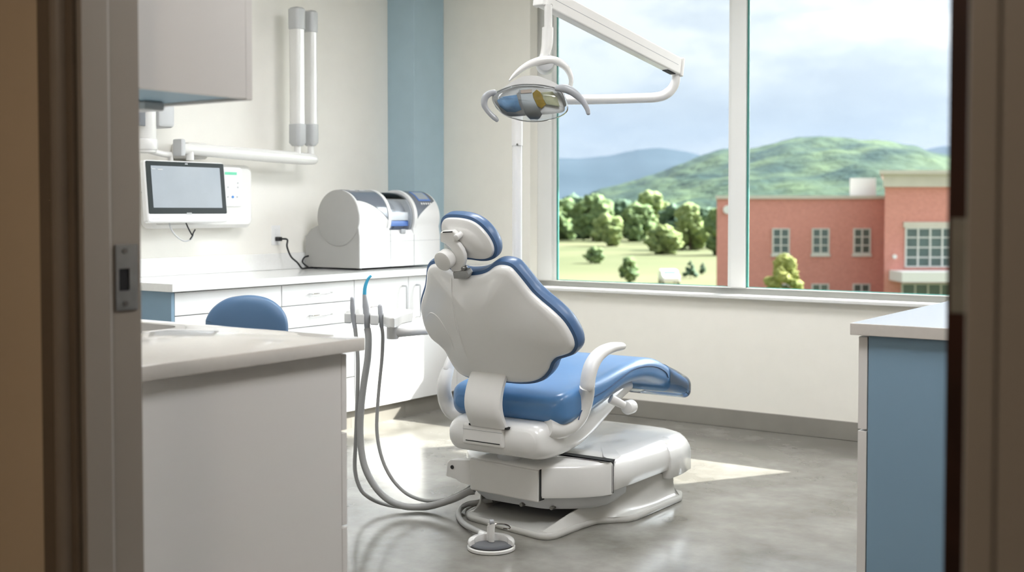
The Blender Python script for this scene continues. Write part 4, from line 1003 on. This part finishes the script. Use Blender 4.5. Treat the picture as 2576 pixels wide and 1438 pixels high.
def crown_mesh(seed, w_, h_, kind='round'):
    rnd = random.Random(seed); bm = bmesh.new()
    nb = {'round': 26, 'cone': 22, 'leafy': 60}[kind]
    for k in range(nb):
        u_ = (k+.5)/nb; a = rnd.uniform(0, 6.28)
        if kind == 'cone': env = (1-u_)**.8*.5; s = w_*(.16*(1-u_)+.07)
        elif kind == 'leafy': env = .46*math.sin(min(1, (1-u_)*1.35)*math.pi/2)**.8; s = w_*rnd.uniform(.07, .12)
        else: env = .36*math.sqrt(max(0, 1-(2*u_-.9)**2/1.25)); s = w_*rnd.uniform(.15, .22)
        rr = env*w_*rnd.uniform(.55, 1); c = Vector((math.cos(a)*rr, math.sin(a)*rr, h_*(.10+.80*u_)))
        mt = Matrix.Translation(c) @ Matrix.Diagonal((s, s, s*.85, 1))
        bmesh.ops.create_icosphere(bm, subdivisions=3, radius=1, matrix=mt)
        bm.verts.ensure_lookup_table()
        for v in bm.verts[-642:]:
            d_ = (v.co-c).normalized()
            v.co += d_*s*(.35*noise.noise(v.co/s*1.6)+.25*noise.noise(v.co/s*4.5))
    return bm
def tree(name, r, f, w_, h_, m, label, seed, kind='round', group=None, z0=GZ):
    t = thing(name, label, 'tree', O(r, f, z0), group=group)
    bm = crown_mesh(seed, w_, h_, kind); bmesh.ops.translate(bm, verts=bm.verts, vec=O(r, f, z0+h_*.08)); fin(bm, 'crown', m, t, smooth=180)
    tubeo('trunk', [O(r, f, z0-.2), O(r, f, z0+h_*.3), O(r, f, z0+h_*.6)], [w_*.035, w_*.025, w_*.012], M['bark'], t, n=2, sides=8)
    return t
k = 0
TL = [(1400, 603, 520, 95, 0, 0, 'green tree at the far left end of the field treeline'), (1447, 604, 512, 88, 2, 14, 'darker green tree second from the left end of the treeline'), (1492, 604, 508, 92, 0, -6, 'tall rounded green tree near the left end of the treeline'),
      (1530, 608, 545, 72, 1, -34, 'lighter green low tree in front of two taller ones in the treeline'), (1560, 604, 524, 80, 2, 18, 'dark rear tree behind the light low one in the treeline'), (1602, 607, 530, 80, 0, -2, 'mid green tree left of the tallest one in the treeline'),
      (1642, 610, 506, 84, 1, 16, 'tallest green tree in the middle of the treeline'), (1668, 618, 560, 76, 1, -48, 'low light green bushy tree in front of the tallest tree'), (1700, 616, 534, 80, 2, 10, 'dark tree between the tallest tree and the yellow-green one'),
      (1736, 624, 526, 92, 1, -10, 'bright yellow-green broad tree near the brick building'), (1778, 628, 540, 70, 2, 8, 'dark green tree just left of the brick building'), (1818, 634, 530, 80, 0, -14, 'green tree partly behind the left corner of brick building')]
for px, base, top, wpx, mi, df, lab in TL:
    f = min((CH-GZ)*FPX/(base-HZ), 320)+df; k += 1
    tree('tree', (px-1288)/FPX*f, f, wpx/FPX*f*1.2, (base-top)/FPX*f*1.08, ML[mi], lab, k, group='trees in the treeline')
for px, base, top, wpx, kd, lab in ((1580, 712, 650, 52, 'round', 'rounded green shrub standing in the field left of the car'), (1737, 700, 655, 30, 'cone', 'narrow dark conifer in the field beside the brick building'), (1495, 662, 628, 50, 'round', 'pale small shrub in the middle of the field'), (1768, 690, 660, 20, 'cone', 'thin small conifer closest to the brick building')):
    f = (CH-GZ)*FPX/(base-HZ); k += 1
    tree('shrub', (px-1288)/FPX*f, f, wpx/FPX*f, (base-top)/FPX*f, ML[2] if kd == 'cone' else ML[0], lab, k, kd)
f = 58; tree('young_tree', (1972-1288)/FPX*f, f, 2.6, (CH-GZ)-(642-HZ)*f/FPX, M['yleaf'], 'yellow-green young tree in front of the brick building', 77, 'leafy')
M['officeglass'] = mat('dark_office_glass', (.10, .15, .14), .1, noise_amt=.3, noise_scale=.6, coat=.5)
# car
def car():
    f = 118; r0 = (1683-1288)/FPX*f; z0 = GZ
    t = thing('car', 'small white car parked nose-on at the near edge of the field', 'car', O(r0, f, z0))
    pr = [(-2.0, .35), (-2.0, .75), (-1.8, .95), (-1.0, 1.02), (-.5, 1.42), (.9, 1.45), (1.7, 1.05), (2.0, .95), (2.1, .6), (2.0, .35)]
    prism('body', [O(r0-.82, f+x, z0+z) for x, z in pr], Rv*1.64, M['machine'], t, bev=.08)
    prism('windscreen', [O(r0-.66, f-1.0, z0+1.045), O(r0+.66, f-1.0, z0+1.045), O(r0+.56, f-.55, z0+1.385), O(r0-.56, f-.55, z0+1.385)], Fv*-.03, M['officeglass'], t)
    for x in (-1.3, 1.3):
        for y in (-.84, .66): cyl('wheel', O(r0+y, f+x, z0+.32), O(r0+y+.18, f+x, z0+.32), .32, M['black'], t, sides=20)
car()
# brick building
def brickm():
    m = bpy.data.materials.new('red_brick'); m.use_nodes = True; t = m.node_tree; b = t.nodes['Principled BSDF']; b.inputs['Roughness'].default_value = .85
    tcn = N(t, 'ShaderNodeTexCoord'); mpn = N(t, 'ShaderNodeMapping'); mpn.inputs['Rotation'].default_value = (math.pi/2, 0, 0)
    br = N(t, 'ShaderNodeTexBrick'); br.inputs['Color1'].default_value = (.70, .29, .245, 1); br.inputs['Color2'].default_value = (.60, .24, .205, 1); br.inputs['Mortar'].default_value = (.66, .40, .34, 1)
    br.inputs['Scale'].default_value = 4.0; br.inputs['Mortar Size'].default_value = .012
    t.links.new(tcn.outputs['Object'], mpn.inputs[0]); t.links.new(mpn.outputs[0], br.inputs['Vector']); t.links.new(br.outputs['Color'], b.inputs['Base Color']); return m
M['brick'] = brickm(); M['stone'] = mat('pale_stone_trim', (.62, .58, .52), .8, noise_amt=.08, noise_scale=1)

def building():
    f = 70.0; g = 66.5
    t = thing('brick_building', 'red brick building with pale cornice and white framed windows across the field', 'building', O((1803-1288)/FPX*f, f, GZ), YAW)
    def z(py, ff): return CH-(py-HZ)*ff/FPX
    def r(px, ff): return (px-1288)/FPX*ff
    R0 = r(1803, f)
    def B(name, r0, r1, f0, f1, z0, z1, m, par=None, bev=0):
        r0b = r0*f1/f0*1.01 if f1-f0 > 3.3 else r0      # the wings' left walls run at a slant
        pts = [O(r0, f0, z0), O(r1, f0, z0), O(r1, f1, z0), O(r0b, f1, z0)]
        return prism(name, pts, (0, 0, z1-z0), m, par or t, bev=bev)
    B('main_wall', R0, 34, f, f+18, GZ, z(500, f), M['brick'])
    B('roof_coping', R0-.1, r(2225, f), f-.12, f+18.1, z(500, f), z(492, f), M['stone'])
    B('tower_wall', r(2225, g), 34, g, g+12, GZ, z(470, g), M['brick'])
    cp = B('tower_cornice', r(2222, g)-.1, 34.2, g-.2, g+12.2, z(470, g), z(438, g), M['stone']); B('cornice_cap', r(2218, g)-.3, 34.4, g-.45, g+12.4, z(438, g), z(429, g), M['stone'], cp)
    B('rooftop_unit', r(2155, f), r(2222, f), f+1.5, f+5, z(492, f), z(446, f), M['machine'])
    wm = M['winframe']
    def win(x0, x1, y0, y1, ff, nx, ny, lab=None, sill=True):
        w0, w1, z0, z1 = r(x0, ff), r(x1, ff), z(y1, ff), z(y0, ff); q = .075
        bl = [(w0, w1, z0, z0+q), (w0, w1, z1-q, z1)]
        for i in range(nx+1): c = w0+(w1-w0)*i/nx; bl.append((c-q*.6, c+q*.6, z0, z1))
        for i in range(1, ny): c = z0+(z1-z0)*i/ny; bl.append((w0, w1, c-q*.45, c+q*.45))
        if sill: bl.append((w0-.1, w1+.1, z0-.16, z0))
        bm = bmesh.new()
        for a, b, c, d in bl:
            pts = [O(a, ff-.10, c), O(b, ff-.10, c), O(b, ff-.10, d), O(a, ff-.10, d)]
            v0 = [bm.verts.new(p) for p in pts]; v1 = [bm.verts.new(p+Fv*.12) for p in pts]
            bm.faces.new(v0[::-1]); bm.faces.new(v1)
            for i in range(4): j = (i+1) % 4; bm.faces.new((v0[i], v0[j], v1[j], v1[i]))
        fr_ = fin(bm, 'window', wm, t)
        B('pane', w0+.02, w1-.02, ff-.04, ff-.01, z0+.02, z1-.02, M['officeglass'], fr_)
    for cxp in (1964, 2064, 2168): win(cxp-20, cxp+20, 574, 638, f, 2, 3)
    for cxp in (1964, 2064, 2168): win(cxp-20, cxp+20, 713, 775, f, 2, 3)
    win(2278, 2400, 572, 672, g, 4, 4, sill=False)
    B('window_head', r(2272, g), r(2410, g), g-.12, g, z(572, g), z(558, g), M['stone'])
    B('entrance_canopy', r(2238, g), 33, g-2.2, g, z(704, g), z(679, g), M['machine'])
    win(2270, 2400, 712, 830, g, 4, 2, sill=False)
    for (px, py, ff) in ((1829, 527, f), (2250, 645, g)):
        c = O(r(px, ff), ff-.15, z(py, ff)); cyl('wall_lamp', c, c+Fv*.15, .25 if ff == f else .12, M['machine'], t, sides=16)
building()

# haze over the valley
hzm = bpy.data.materials.new('valley_haze'); hzm.use_nodes = True; t_ = hzm.node_tree; t_.nodes.clear()
vo = N(t_, 'ShaderNodeOutputMaterial'); vs2 = N(t_, 'ShaderNodeVolumePrincipled'); vs2.inputs['Color'].default_value = (.165, .215, .29, 1); vs2.inputs['Density'].default_value = HAZE
t_.links.new(vs2.outputs[0], vo.inputs['Volume'])
bm = bmesh.new(); pts = [O(-880, 372, GZ+.01), O(1780, 372, GZ+.01), O(1780, 3180, GZ+.01), O(-880, 3180, GZ+.01)]
v0 = [bm.verts.new(p) for p in pts]; v1 = [bm.verts.new(p+Vector((0, 0, 220))) for p in pts]
bm.faces.new(v0[::-1]); bm.faces.new(v1)
for i in range(4): j = (i+1) % 4; bm.faces.new((v0[i], v0[j], v1[j], v1[i]))
hzo = fin(bm, 'haze', hzm, smooth=0); hzo['kind'] = 'stuff'; hzo['label'] = 'pale haze lying over the valley outside the window'; hzo['category'] = 'haze'
